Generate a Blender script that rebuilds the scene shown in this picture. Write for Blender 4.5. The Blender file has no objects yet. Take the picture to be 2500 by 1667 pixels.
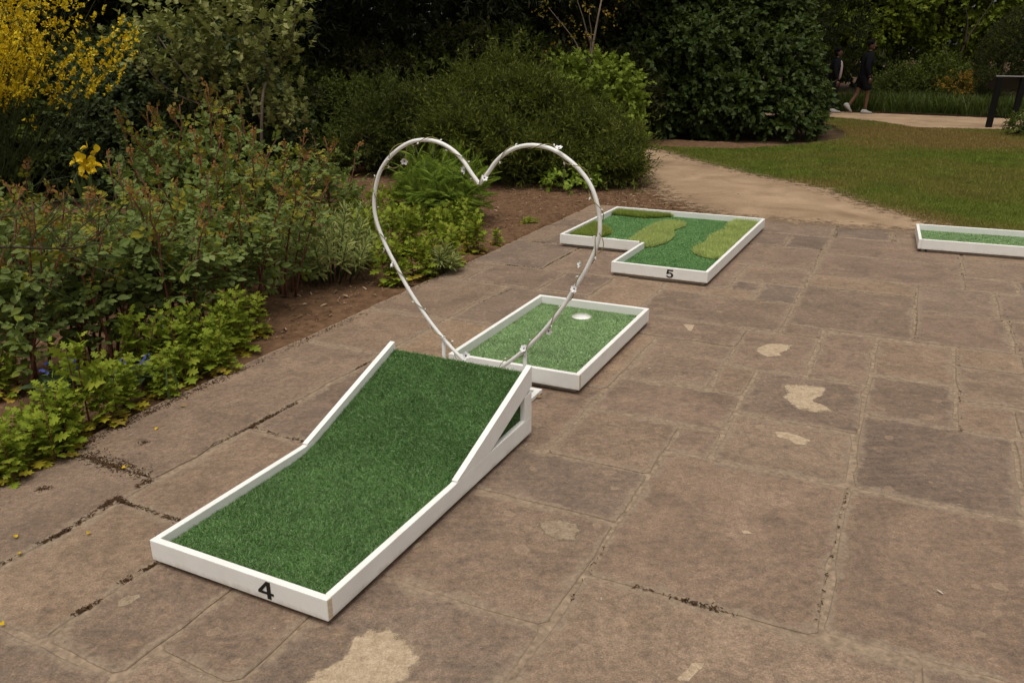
import bpy, math, random
import numpy as np
from mathutils import Vector, Matrix

rng = np.random.default_rng(7)
random.seed(7)
SC = bpy.context.scene
COL = SC.collection
rad = math.radians

# ------------------------------------------------------------------ camera
FPX, PITCH, ROLL, CAMH = 2015.83, rad(19.541), rad(-0.225), 1.6
PW, PH = 2500.0, 1667.0
cam_d = bpy.data.cameras.new('camera')
cam = bpy.data.objects.new('camera', cam_d)
COL.objects.link(cam)
cam_d.sensor_width = 36.0
cam_d.lens = FPX / PW * 36.0
cam_d.clip_start = 0.05
cam_d.clip_end = 2000.0
cam.matrix_world = Matrix.Translation((0, 0, CAMH)) @ Matrix.Rotation(math.pi / 2 - PITCH, 4, 'X') @ Matrix.Rotation(ROLL, 4, 'Z')
SC.camera = cam

# ------------------------------------------------------------------ sky, sun, exposure (overcast)
SUN_EL, SUN_ROT = rad(74), rad(200)
world = bpy.data.worlds.new('World')
SC.world = world
world.use_nodes = True
wn = world.node_tree.nodes
wl = world.node_tree.links
sky = wn.new('ShaderNodeTexSky')
sky.sky_type = 'NISHITA'
sky.sun_disc = False
sky.sun_elevation = SUN_EL
sky.sun_rotation = SUN_ROT
sky.air_density = 1.0
sky.dust_density = 4.0
sky.ozone_density = 1.0
hs = wn.new('ShaderNodeHueSaturation')
hs.inputs['Saturation'].default_value = 0.06        # cloud cover: nearly colourless light
hs.inputs['Value'].default_value = 1.0
wl.new(sky.outputs[0], hs.inputs['Color'])
tint = wn.new('ShaderNodeMix'); tint.data_type = 'RGBA'; tint.blend_type = 'MULTIPLY'
tint.inputs[0].default_value = 1.0
tint.inputs[7].default_value = (1.04, 1.0, 0.92, 1)   # warm grey cloud
wl.new(hs.outputs[0], tint.inputs[6])
wl.new(tint.outputs[2], wn['Background'].inputs[0])
wn['Background'].inputs[1].default_value = 0.10
sun_d = bpy.data.lights.new('sun', 'SUN')
sun_d.energy = 1.5
sun_d.angle = rad(42)
sun_d.color = (1.0, 0.94, 0.83)
sun = bpy.data.objects.new('sun', sun_d)
COL.objects.link(sun)
sdir = Vector((math.sin(SUN_ROT) * math.cos(SUN_EL), math.cos(SUN_ROT) * math.cos(SUN_EL), math.sin(SUN_EL)))
sun.rotation_euler = sdir.to_track_quat('Z', 'Y').to_euler()
sun.location = sdir * 30
vs = SC.view_settings
vs.view_transform = 'Standard'
vs.look = 'None'
vs.exposure = 0.20
vs.gamma = 1.0
vs.use_curve_mapping = False
SC.cycles.use_denoising = True
SC.cycles.max_bounces = 6
SC.cycles.diffuse_bounces = 3
SC.cycles.glossy_bounces = 2
SC.cycles.transmission_bounces = 3
SC.cycles.caustics_reflective = False
SC.cycles.caustics_refractive = False

# ------------------------------------------------------------------ frames of reference
YAW = rad(-26.0)                        # the paving, bed edge and golf holes all run along this direction
CY, SY = math.cos(YAW), math.sin(YAW)
def W(u, v, z=0.0):                     # paving frame (u across, v along) to world
    return Vector((u * CY - v * SY, u * SY + v * CY, z))
def ray(x, y):                          # direction of a photo pixel
    X, Y = x - PW / 2, y - PH / 2
    c, s = math.cos(-ROLL), math.sin(-ROLL)
    X, Y = c * X - s * Y, s * X + c * Y
    c, s = math.cos(PITCH), math.sin(PITCH)
    return Vector((X / FPX, c - Y / FPX * s, -s - Y / FPX * c))
def G(x, y, z=0.0):                     # photo pixel of a point standing on the ground
    d = ray(x, y)
    t = (z - CAMH) / d.z
    return Vector((d.x * t, d.y * t, z))
def D(x, y, dist):                      # photo pixel at a known distance along the ground
    d = ray(x, y)
    t = dist / d.y
    return Vector((d.x * t, dist, CAMH + d.z * t))

# ------------------------------------------------------------------ mesh helpers
class MB:
    def __init__(s):
        s.v, s.f, s.m, s.n = [], [], [], 0
    def add(s, v, f, mat=0):
        v = np.asarray(v, np.float32).reshape(-1, 3)
        if isinstance(f, np.ndarray):
            groups = [f]
        else:
            by = {}
            for q in f:
                by.setdefault(len(q), []).append(q)
            groups = [np.array(q, np.int32) for q in by.values()]
        for gq in groups:
            s.f.append(gq.astype(np.int32) + s.n)
            s.m.append(mat)
        s.v.append(v)
        s.n += len(v)
        return s
    def box(s, a, b, mat=0):
        (x0, y0, z0), (x1, y1, z1) = a, b
        return s.add([(x0, y0, z0), (x1, y0, z0), (x1, y1, z0), (x0, y1, z0), (x0, y0, z1), (x1, y0, z1), (x1, y1, z1), (x0, y1, z1)],
                     [(0, 3, 2, 1), (4, 5, 6, 7), (0, 1, 5, 4), (1, 2, 6, 5), (2, 3, 7, 6), (3, 0, 4, 7)], mat)
    def prism(s, poly, axis, a, b, mat=0):
        # poly = 2-D outline; axis 'x': (y,z) extruded in x; 'z': (x,y) extruded in z; 'y': (x,z) extruded in y
        n = len(poly)
        def P(p, t):
            return (t, p[0], p[1]) if axis == 'x' else ((p[0], p[1], t) if axis == 'z' else (p[0], t, p[1]))
        v = [P(p, a) for p in poly] + [P(p, b) for p in poly]
        f = [tuple(range(n))[::-1], tuple(range(n, 2 * n))] + [(i, (i + 1) % n, n + (i + 1) % n, n + i) for i in range(n)]
        return s.add(v, f, mat)
    def tube(s, pts, r, n=6, mat=0, cap=True):
        pts = np.asarray([tuple(p) for p in pts], float)
        k = len(pts)
        r = np.broadcast_to(np.asarray(r, float), (k,))
        t = np.gradient(pts, axis=0)
        t /= np.linalg.norm(t, axis=1)[:, None] + 1e-9
        ref = np.array([0, 0, 1.0]) if abs(t[0, 2]) < .9 else np.array([1.0, 0, 0])
        x = np.cross(t[0], ref); x /= np.linalg.norm(x)
        vs_ = []
        for i in range(k):
            x = x - t[i] * np.dot(x, t[i]); x /= np.linalg.norm(x) + 1e-9
            y = np.cross(t[i], x)
            a = np.arange(n) * 2 * math.pi / n
            vs_.append(pts[i] + r[i] * (np.cos(a)[:, None] * x + np.sin(a)[:, None] * y))
        i, j = np.meshgrid(np.arange(k - 1), np.arange(n), indexing='ij')
        i, j = i.ravel(), j.ravel()
        f = np.stack([i * n + j, i * n + (j + 1) % n, (i + 1) * n + (j + 1) % n, (i + 1) * n + j], 1)
        s.add(np.concatenate(vs_), f, mat)
        if cap:
            base = s.n - k * n
            s.f.append(np.array([[base + q for q in range(n)][::-1]], np.int32)); s.m.append(mat)
            s.f.append(np.array([[base + (k - 1) * n + q for q in range(n)]], np.int32)); s.m.append(mat)
        return s
    def leaves(s, tpl, pos, fr, size, mat=0):
        # tpl = (verts, tris); pos (m,3); fr (m,3,3) columns side/axis/normal; size (m,) or (m,3)
        tv, tf = tpl
        m = len(pos)
        if m == 0:
            return s
        size = np.asarray(size, float)
        size = np.broadcast_to(size, (m,)) if size.ndim < 2 else size
        loc = tv[None] * (size[:, None, None] if size.ndim == 1 else size[:, None, :])
        v = np.einsum('mij,mkj->mki', fr, loc) + np.asarray(pos)[:, None, :]
        f = tf[None] + (np.arange(m) * len(tv))[:, None, None]
        return s.add(v.reshape(-1, 3), f.reshape(-1, tf.shape[1]), mat)
    def mesh(s, name, mats, smooth=False):
        me = bpy.data.meshes.new(name)
        v = np.concatenate(s.v).astype(np.float32)
        lt = np.concatenate([np.full(len(f), f.shape[1], np.int32) for f in s.f])
        loops = np.concatenate([f.ravel() for f in s.f]).astype(np.int32)
        mi = np.concatenate([np.full(len(f), m, np.int32) for f, m in zip(s.f, s.m)])
        me.vertices.add(len(v)); me.vertices.foreach_set('co', v.ravel())
        me.loops.add(len(loops)); me.loops.foreach_set('vertex_index', loops)
        me.polygons.add(len(lt))
        me.polygons.foreach_set('loop_start', np.concatenate([[0], np.cumsum(lt)[:-1]]).astype(np.int32))
        me.polygons.foreach_set('material_index', mi)
        me.polygons.foreach_set('use_smooth', np.full(len(lt), bool(smooth)))
        for m in (mats if isinstance(mats, (list, tuple)) else [mats]):
            me.materials.append(m)
        me.update(calc_edges=True)
        return me
    def attr(s, me, name, vals):
        a = me.attributes.new(name, 'FLOAT', 'POINT')
        a.data.foreach_set('value', np.asarray(vals, np.float32))
        return me
    def build(s, name, mats, parent=None, smooth=False, **kw):
        return obj(name, s.mesh(name, mats, smooth), parent, **kw)

def obj(name, me, parent=None, label=None, cat=None, group=None, kind=None, loc=None, rz=None, mw=None):
    o = bpy.data.objects.new(name, me)
    COL.objects.link(o)
    if parent is not None:
        o.parent = parent
    if loc is not None:
        o.location = loc
    if rz is not None:
        o.rotation_euler = (0, 0, rz)
    if mw is not None:
        o.matrix_basis = mw
    if label: o['label'] = label
    if cat: o['category'] = cat
    if group: o['group'] = group
    if kind: o['kind'] = kind
    return o
def thing(name, label, cat, loc=(0, 0, 0), rz=0, group=None):
    return obj(name, None, None, label, cat, group, None, loc, rz)

def unit(a):
    a = np.asarray(a, float)
    return a / (np.linalg.norm(a, axis=-1, keepdims=True) + 1e-9)
def frames(d, n):
    y = unit(d)
    x = unit(np.cross(y, n))
    z = np.cross(x, y)
    return np.stack([x, y, z], -1)
def rdir(m):
    return unit(rng.normal(size=(m, 3)))

# ------------------------------------------------------------------ leaf templates (base at the origin, along +y, unit length)
def T(v, f):
    return np.array(v, float), np.array(f, np.int32)
def leaf_rhomb(w=.3, fold=.12, at=.42):
    return T([(0, 0, 0), (-w, at, fold), (0, 1, -.05), (w, at, fold)], [(0, 2, 1), (0, 3, 2)])
def leaf_oval(w=.3, fold=.08, droop=.12):
    return T([(0, 0, 0), (0, .38, .02), (0, .74, -droop * .4), (0, 1, -droop), (-w * .85, .27, fold), (-w, .52, fold), (-w * .62, .8, fold * .4 - droop * .4),
              (w * .85, .27, fold), (w, .52, fold), (w * .62, .8, fold * .4 - droop * .4)],
             [(0, 1, 4), (1, 5, 4), (1, 2, 5), (2, 6, 5), (2, 3, 6), (0, 7, 1), (1, 7, 8), (1, 8, 2), (2, 8, 9), (2, 9, 3)])
def leaf_fan(outline, cx=0, cy=.45, lift=.06, droop=.0):
    # outline of the right half (x>=0) from base to tip, mirrored
    R = list(outline)
    L = [(-x, y) for x, y in R[::-1] if x > 1e-6]
    o = [(0, 0)] + R + L
    v = [(cx, cy, -.02)] + [(x, y, lift * abs(x) * 2 - droop * y * y) for x, y in o]
    n = len(o)
    return T(v, [(0, i + 1, (i + 1) % n + 1) for i in range(n)])
L_RHOMB = leaf_rhomb()
L_NARROW = leaf_rhomb(.13, .05, .4)
L_OVAL = leaf_oval()
L_LANCE = leaf_oval(.14, .03, .25)
L_HEART = leaf_fan([(.22, -.06), (.42, .14), (.4, .4), (.2, .75), (0, 1.05)], droop=.15)
L_MAPLE = leaf_fan([(.2, -.02), (.42, .1), (.34, .3), (.5, .5), (.3, .6), (.2, .72), (0, 1)], cy=.35, droop=.1)
L_CUT = leaf_fan([(.1, .06), (.36, .1), (.28, .24), (.12, .3), (.46, .44), (.4, .56), (.14, .56), (.36, .78), (.12, .82), (0, 1.02)], cy=.4, droop=.15)
L_ROUND = leaf_oval(.34, .06, .1)
L_BLADE = T([(-.5, 0, 0), (.5, 0, 0), (0, 1, 0)], [(0, 1, 2)])
def strap(w=.06, bend=.35, k=4):
    v, f = [], []
    for i in range(k + 1):
        t = i / k
        ww = w * (1 - t ** 2.2)
        v += [(-ww, t * (1 - bend * t * .35), -bend * t * t), (ww, t * (1 - bend * t * .35), -bend * t * t)]
    for i in range(k):
        a = 2 * i
        f += [(a, a + 1, a + 3), (a, a + 3, a + 2)]
    return T(v, f)
L_STRAP = strap()
L_CHIP = T([(-.5, -.16, 0), (.5, -.1, .05), (.45, .14, .1), (-.4, .12, .02), (0, 0, .2)], [(0, 1, 4), (1, 2, 4), (2, 3, 4), (3, 0, 4)])

# ------------------------------------------------------------------ materials
def new_mat(name):
    m = bpy.data.materials.new(name)
    m.use_nodes = True
    nt = m.node_tree
    return m, nt, nt.nodes, nt.links, nt.nodes['Principled BSDF']
def ramp(nt, fac, stops, interp='LINEAR'):
    r = nt.nodes.new('ShaderNodeValToRGB')
    r.color_ramp.interpolation = interp
    e = r.color_ramp.elements
    while len(e) > 1:
        e.remove(e[-1])
    e[0].position, e[0].color = stops[0][0], (*stops[0][1], 1)
    for p, c in stops[1:]:
        q = e.new(p); q.color = (*c, 1)
    if fac is not None:
        nt.links.new(fac, r.inputs[0])
    return r.outputs[0]
def noise(nt, scale, detail=4, rough=.55, vec=None, dist=0.0):
    n = nt.nodes.new('ShaderNodeTexNoise')
    n.inputs['Scale'].default_value = scale
    n.inputs['Detail'].default_value = detail
    n.inputs['Roughness'].default_value = rough
    n.inputs['Distortion'].default_value = dist
    if vec is not None:
        nt.links.new(vec, n.inputs['Vector'])
    return n.outputs['Fac']
def wpos(nt):
    return nt.nodes.new('ShaderNodeNewGeometry').outputs['Position']
def mixc(nt, fac, a, b, mode='MIX'):
    m = nt.nodes.new('ShaderNodeMix')
    m.data_type = 'RGBA'; m.blend_type = mode
    for sock, val in ((m.inputs[0], fac), (m.inputs[6], a), (m.inputs[7], b)):
        if isinstance(val, (int, float)):
            sock.default_value = val
        elif isinstance(val, tuple):
            sock.default_value = (*val, 1)
        else:
            nt.links.new(val, sock)
    return m.outputs[2]
def math_n(nt, op, a, b=None):
    m = nt.nodes.new('ShaderNodeMath'); m.operation = op
    for i, val in enumerate((a, b)):
        if val is None: continue
        if isinstance(val, (int, float)): m.inputs[i].default_value = val
        else: nt.links.new(val, m.inputs[i])
    return m.outputs[0]
def bump(nt, h, strength=.3, dist=.01):
    b = nt.nodes.new('ShaderNodeBump')
    b.inputs['Strength'].default_value = strength
    b.inputs['Distance'].default_value = dist
    nt.links.new(h, b.inputs['Height'])
    return b.outputs[0]
def leaf_mat(name, cols, rough=.55, trans=.3, spec=.35, wear=0):
    m, nt, N, L, p = new_mat(name)
    g = N.new('ShaderNodeNewGeometry')
    k = len(cols)
    c = ramp(nt, g.outputs['Random Per Island'], [(i / max(k - 1, 1), q) for i, q in enumerate(cols)])
    if wear:                                  # trodden and faded areas of the pile
        c = mixc(nt, 1.0, c, ramp(nt, noise(nt, 7, 5, .65, wpos(nt), .5), [(.3, (1 - wear,) * 3), (.7, (1 + wear, 1 + wear * .9, 1 + wear * .8))]), 'MULTIPLY')
    L.new(c, p.inputs['Base Color'])
    p.inputs['Roughness'].default_value = rough
    p.inputs['Specular IOR Level'].default_value = spec * .55
    if trans > 0:
        t = N.new('ShaderNodeBsdfTranslucent')
        tc = mixc(nt, .5, c, (.16, .22, .02), 'MIX')
        L.new(tc, t.inputs[0])
        x = N.new('ShaderNodeMixShader')
        x.inputs[0].default_value = trans
        L.new(p.outputs[0], x.inputs[1]); L.new(t.outputs[0], x.inputs[2])
        L.new(x.outputs[0], N['Material Output'].inputs[0])
    return m
def plain(name, col, rough=.6, spec=.4, var=.0, scale=30, bmp=0, metal=0):
    m, nt, N, L, p = new_mat(name)
    if var > 0:
        f = noise(nt, scale, 5, .6, wpos(nt))
        c = ramp(nt, f, [(.25, tuple(q * (1 - var) for q in col)), (.75, tuple(min(1, q * (1 + var)) for q in col))])
        L.new(c, p.inputs['Base Color'])
        if bmp:
            L.new(bump(nt, f, bmp, .004), p.inputs['Normal'])
    else:
        p.inputs['Base Color'].default_value = (*col, 1)
    p.inputs['Roughness'].default_value = rough
    p.inputs['Specular IOR Level'].default_value = spec
    p.inputs['Metallic'].default_value = metal
    return m

def attr_n(nt, name):
    a = nt.nodes.new('ShaderNodeAttribute'); a.attribute_name = name
    return a.outputs['Fac']
JOINT = (.272, .204, .148)
def stone_mat(name, base):
    m, nt, N, L, p = new_mat(name)
    pos = wpos(nt)
    oi = N.new('ShaderNodeObjectInfo')
    # shift the pattern per slab so that it never runs across a joint
    mp = N.new('ShaderNodeVectorMath'); mp.operation = 'SCALE'; mp.inputs['Scale'].default_value = 37.0
    cb = N.new('ShaderNodeCombineXYZ')
    for i in range(3): L.new(oi.outputs['Random'], cb.inputs[i])
    L.new(cb.outputs[0], mp.inputs[0])
    ad = N.new('ShaderNodeVectorMath'); ad.operation = 'ADD'
    L.new(pos, ad.inputs[0]); L.new(mp.outputs[0], ad.inputs[1])
    q = ad.outputs[0]
    b = np.array(base)
    def g(x): return (x, x, x)
    tone = ramp(nt, oi.outputs['Random'], [(0, tuple(b * (.66, .64, .67))), (.17, tuple(b * (1.04, .99, .93))), (.34, tuple(b * (.80, .77, .78))), (.5, tuple(b * (1.36, 1.27, 1.10))), (.66, tuple(b * (.96, .90, .88))), (.83, tuple(b * (1.14, 1.1, 1.04))), (1, tuple(b * (.78, .77, .80)))])
    big = noise(nt, 2.3, 6, .68, q, 1.2)
    c = mixc(nt, 1.0, tone, ramp(nt, big, [(.25, g(.66)), (.48, g(.98)), (.75, g(1.42))]), 'MULTIPLY')
    mid = noise(nt, 8.5, 6, .7, q, .8)
    c = mixc(nt, ramp(nt, mid, [(.52, g(0)), (.7, g(.62))]), c, tuple(b * (.56, .54, .56)))
    c = mixc(nt, ramp(nt, noise(nt, 13, 5, .7, q, .5), [(.56, g(0)), (.74, g(.55))]), c, tuple(b * (1.5, 1.34, 1.1)))
    st = N.new('ShaderNodeMapping'); st.vector_type = 'POINT'
    st.inputs['Rotation'].default_value = (0, 0, -YAW)
    st.inputs['Scale'].default_value = (7, 42, 7)
    L.new(q, st.inputs['Vector'])
    grain = noise(nt, 1.0, 5, .72, st.outputs[0])
    c = mixc(nt, ramp(nt, grain, [(.42, g(0)), (.72, g(.5))]), c, tuple(b * (1.32, 1.22, 1.1)))
    speck = noise(nt, 42, 4, .75, q)
    c = mixc(nt, .55, c, ramp(nt, speck, [(.3, g(.22)), (.7, g(.78))]), 'OVERLAY')
    fine = noise(nt, 170, 3, .8, q)
    c = mixc(nt, .6, c, ramp(nt, fine, [(.3, g(.18)), (.7, g(.82))]), 'OVERLAY')
    # lichen: pale rings and discs of two sizes
    nz = N.new('ShaderNodeTexNoise'); nz.inputs['Scale'].default_value = 24; nz.inputs['Detail'].default_value = 4
    L.new(q, nz.inputs['Vector'])
    for sc, lim, thr, amt in ((4.2, .13, .70, .8), (10.0, .19, .76, .9)):
        vo = N.new('ShaderNodeTexVoronoi'); vo.inputs['Scale'].default_value = sc
        wob = N.new('ShaderNodeVectorMath'); wob.operation = 'ADD'
        sc2 = N.new('ShaderNodeVectorMath'); sc2.operation = 'SCALE'; sc2.inputs['Scale'].default_value = .05
        L.new(nz.outputs['Color'], sc2.inputs[0]); L.new(q, wob.inputs[0]); L.new(sc2.outputs[0], wob.inputs[1])
        L.new(wob.outputs[0], vo.inputs['Vector'])
        spot = ramp(nt, vo.outputs['Distance'], [(.0, g(.5)), (lim * .7, g(.45)), (lim * .9, g(.95)), (lim * 1.15, g(0))])
        sx = N.new('ShaderNodeSeparateColor'); L.new(vo.outputs['Color'], sx.inputs[0])
        pick = ramp(nt, sx.outputs[0], [(thr, g(0)), (thr + .02, g(amt))])
        c = mixc(nt, math_n(nt, 'MULTIPLY', math_n(nt, 'MULTIPLY', spot, pick), ramp(nt, mid, [(.3, g(1)), (.65, g(.5))])), c, tuple(np.minimum(b * (1.75, 1.7, 1.55), .6)))
    # worn, gritty rims that run into the joints
    rim = ramp(nt, math_n(nt, 'ADD', attr_n(nt, 'rim'), math_n(nt, 'MULTIPLY', math_n(nt, 'SUBTRACT', noise(nt, 11, 6, .75, pos), .5), 3.2)), [(-.0, g(.9)), (.42, g(0))])
    c = mixc(nt, rim, c, mixc(nt, ramp(nt, noise(nt, 60, 4, .7, pos), [(.35, g(0)), (.65, g(1))]), tuple(np.array(JOINT) * .72), tuple(np.array(JOINT) * 1.25)))
    L.new(c, p.inputs['Base Color'])
    p.inputs['Roughness'].default_value = .72
    p.inputs['Specular IOR Level'].default_value = .35
    h = math_n(nt, 'ADD', math_n(nt, 'ADD', math_n(nt, 'MULTIPLY', noise(nt, 18, 7, .7, q), 1.2), math_n(nt, 'MULTIPLY', big, 1.5)), math_n(nt, 'MULTIPLY', fine, .3))
    L.new(bump(nt, h, .75, .008), p.inputs['Normal'])
    return m
def patch_mat(k=1.0):
    m, nt, N, L, p = new_mat('flaked_stone')
    pos = wpos(nt)
    def g(x): return (x, x, x)
    inner = ramp(nt, noise(nt, 34, 6, .75, pos, .4), [(.28, (.26 * k, .19 * k, .13 * k)), (.5, (.42 * k, .32 * k, .225 * k)), (.72, (.54 * k, .435 * k, .32 * k))])
    e = ramp(nt, math_n(nt, 'ADD', attr_n(nt, 'rim'), math_n(nt, 'MULTIPLY', math_n(nt, 'SUBTRACT', noise(nt, 26, 5, .7, pos), .5), 1.6)), [(.15, g(0)), (.6, g(1))])
    c = mixc(nt, .5, inner, ramp(nt, noise(nt, 160, 3, .8, pos), [(.3, g(.2)), (.7, g(.8))]), 'OVERLAY')
    L.new(c, p.inputs['Base Color'])
    p.inputs['Roughness'].default_value = .88
    p.inputs['Specular IOR Level'].default_value = .2
    L.new(bump(nt, noise(nt, 40, 6, .7, pos), .6, .006), p.inputs['Normal'])
    L.new(e, p.inputs['Alpha'])
    return m

M = {}
M['stone'] = stone_mat('sandstone', (.208, .153, .116))
M['patch'] = patch_mat()
M['patch_dim'] = patch_mat(.66)
M['mortar'] = plain('joint_mortar', JOINT, .95, .1, .5, 38, .8)
M['soil'] = plain('soil', (.135, .078, .046), .98, .05, .5, 14, .8)
M['chip'] = leaf_mat('mulch', [(.10, .058, .034), (.17, .10, .06), (.08, .045, .027), (.26, .17, .11), (.14, .075, .042), (.46, .34, .24)], .9, 0, .1)
M['litter'] = leaf_mat('leaf_litter', [(.045, .026, .015), (.08, .045, .024), (.03, .02, .013), (.14, .075, .035)], .9, 0, .1)
M['gravel'] = None
M['white'] = None
def white_paint():
    m, nt, N, L, p = new_mat('white_paint')
    tc = N.new('ShaderNodeTexCoord')
    mp = N.new('ShaderNodeMapping'); mp.inputs['Scale'].default_value = (6, 3, 60)
    L.new(tc.outputs['Object'], mp.inputs['Vector'])
    g = noise(nt, 2.2, 5, .6, mp.outputs[0])
    n2 = noise(nt, 9, 5, .65, wpos(nt))
    c = ramp(nt, n2, [(.3, (.815, .808, .798)), (.62, (.875, .872, .866))])
    c = mixc(nt, ramp(nt, g, [(.58, (0, 0, 0)), (.75, (.4, .4, .4))]), c, (.69, .665, .625))
    # splashed dirt along the foot of the boards
    sp_ = N.new('ShaderNodeSeparateXYZ'); L.new(tc.outputs['Object'], sp_.inputs[0])
    foot = ramp(nt, math_n(nt, 'ADD', sp_.outputs[2], math_n(nt, 'MULTIPLY', noise(nt, 14, 5, .7, wpos(nt)), .06)), [(.045, (.55, .55, .55)), (.068, (0, 0, 0))])
    c = mixc(nt, foot, c, (.42, .35, .28))
    c = mixc(nt, ramp(nt, noise(nt, 33, 5, .75, wpos(nt)), [(.66, (0, 0, 0)), (.74, (.35, .35, .35))]), c, (.55, .5, .44))
    L.new(c, p.inputs['Base Color'])
    p.inputs['Roughness'].default_value = .5
    p.inputs['Specular IOR Level'].default_value = .3
    L.new(bump(nt, g, .12, .002), p.inputs['Normal'])
    return m
M['white'] = white_paint()
M['tube_white'] = plain('white_enamel', (.84, .84, .835), .35, .5, .05, 12)
M['endgrain'] = plain('bare_end_grain', (.62, .52, .40), .7, .2, .2, 120, .2)
M['ply'] = plain('plywood_base', (.40, .34, .29), .8, .2, .25, 40)
M['black'] = plain('black_print', (.012, .012, .012), .5, .3)
M['turf'] = leaf_mat('turf_blades', [(.085, .195, .055), (.145, .305, .09), (.11, .24, .07), (.34, .49, .25), (.04, .095, .027), (.165, .33, .105)], .5, .2, .3, .2)
M['turf2'] = leaf_mat('turf_blades_light', [(.24, .41, .17), (.36, .57, .25), (.28, .47, .20), (.66, .80, .54), (.14, .26, .10), (.40, .60, .28)], .45, .2, .35, .25)
M['turf5'] = leaf_mat('turf_blades_short', [(.155, .32, .12), (.23, .45, .17), (.18, .37, .14), (.37, .58, .27)], .55, .2, .25, .2)
M['rough_lime'] = leaf_mat('long_pile_lime', [(.50, .60, .20), (.64, .73, .28), (.42, .52, .16), (.78, .83, .42)], .6, .4, .2, .15)
M['rough_green'] = leaf_mat('long_pile_green', [(.28, .36, .075), (.40, .48, .11), (.22, .29, .06), (.52, .58, .18)], .6, .4, .2, .15)
M['turf_base'] = plain('turf_backing', (.02, .07, .02), .95, .05, .3, 300)

# ================================================================== ground
def fbm1(n, k, amp, seed):                     # closed 1-D noise
    r = np.random.default_rng(seed)
    t = np.arange(n) / n * 2 * math.pi
    s = np.zeros(n)
    for j in range(1, k + 1):
        s += amp / j ** .8 * r.normal() * np.sin(j * t + r.uniform(0, 6.28))
    return s
def rough_outline(pts, step, amp, seed, closed=True):
    P = [Vector((p[0], p[1])) for p in pts]
    out = []
    for i in range(len(P)):
        a, b = P[i], P[(i + 1) % len(P)]
        k = max(1, int((b - a).length / step))
        for j in range(k):
            out.append(a.lerp(b, j / k))
    n = len(out)
    s = fbm1(n, min(n // 3, 160), amp, seed)
    t = [(out[(i + 1) % n] - out[i - 1]).normalized() for i in range(n)]
    return [(p.x + -d.y * q, p.y + d.x * q) for p, d, q in zip(out, t, s)]
def sheet(name, pts, z, mat, **kw):
    me = bpy.data.meshes.new(name)
    me.from_pydata([(x, y, z) for x, y in pts], [], [tuple(range(len(pts)))])
    me.materials.append(mat)
    me.update()
    if me.polygons[0].normal.z < 0:
        me.flip_normals()
    return obj(name, me, None, kind='structure', **kw)
def soft_sheet(name, pts, z, mat, cell, soft, bbox=None):
    """grid sheet clipped to an outline; attribute 'rim' runs 0..1 over `soft` metres from the edge"""
    P = np.asarray(pts); lo, hi = P.min(0) - soft, P.max(0) + soft
    if bbox is not None:
        lo, hi = np.maximum(lo, bbox[0]), np.minimum(hi, bbox[1])
    X, Y = np.meshgrid(np.arange(lo[0], hi[0], cell), np.arange(lo[1], hi[1], cell), indexing='ij')
    x, y = X.ravel(), Y.ravel()
    d = np.full(len(x), 1e9)
    for (a, b), (c, e) in zip(P, np.roll(P, -1, 0)):
        ux, uy = c - a, e - b; L2 = ux * ux + uy * uy + 1e-12
        t = np.clip(((x - a) * ux + (y - b) * uy) / L2, 0, 1)
        d = np.minimum(d, np.hypot(x - a - t * ux, y - b - t * uy))
    sd = np.where(in_poly(P, x, y), d, -d)
    val = np.clip(sd / soft * .5 + .5, 0, 1)
    n, k = X.shape
    i, j = np.meshgrid(np.arange(n - 1), np.arange(k - 1), indexing='ij'); i, j = i.ravel(), j.ravel()
    f = np.stack([i * k + j, (i + 1) * k + j, (i + 1) * k + j + 1, i * k + j + 1], 1)
    f = f[(val[f] > .01).any(1)]
    used = np.unique(f); re_ = np.full(len(x), -1); re_[used] = np.arange(len(used))
    mb = MB(); mb.add(np.column_stack([x, y, np.full(len(x), z)])[used], re_[f])
    me = mb.mesh(name, [mat], True)
    mb.attr(me, 'rim', val[used])
    return obj(name, me, None, kind='structure')
def soft_alpha(nt, p, scale=9):
    e = math_n(nt, 'ADD', attr_n(nt, 'rim'), math_n(nt, 'MULTIPLY', math_n(nt, 'SUBTRACT', noise(nt, scale, 7, .75, wpos(nt)), .5), 1.9))
    nt.links.new(ramp(nt, e, [(.30, (0, 0, 0)), (.72, (1, 1, 1))]), p.inputs['Alpha'])
def in_poly(P, x, y):
    P = np.asarray(P)
    r = np.zeros(len(x), bool)
    x0, y0 = P[:, 0], P[:, 1]
    x1, y1 = np.roll(x0, -1), np.roll(y0, -1)
    for a, b, c, d in zip(x0, y0, x1, y1):
        if b == d: continue
        hit = ((b > y) != (d > y)) & (x < (c - a) * (y - b) / (d - b) + a)
        r ^= hit
    return r
def scatter_poly(P, n):
    P = np.asarray(P)
    lo, hi = P.min(0), P.max(0)
    out = np.zeros((0, 2))
    while len(out) < n:
        q = rng.uniform(lo, hi, (n * 2, 2))
        out = np.concatenate([out, q[in_poly(P, q[:, 0], q[:, 1])]])
    return out[:n]

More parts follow.
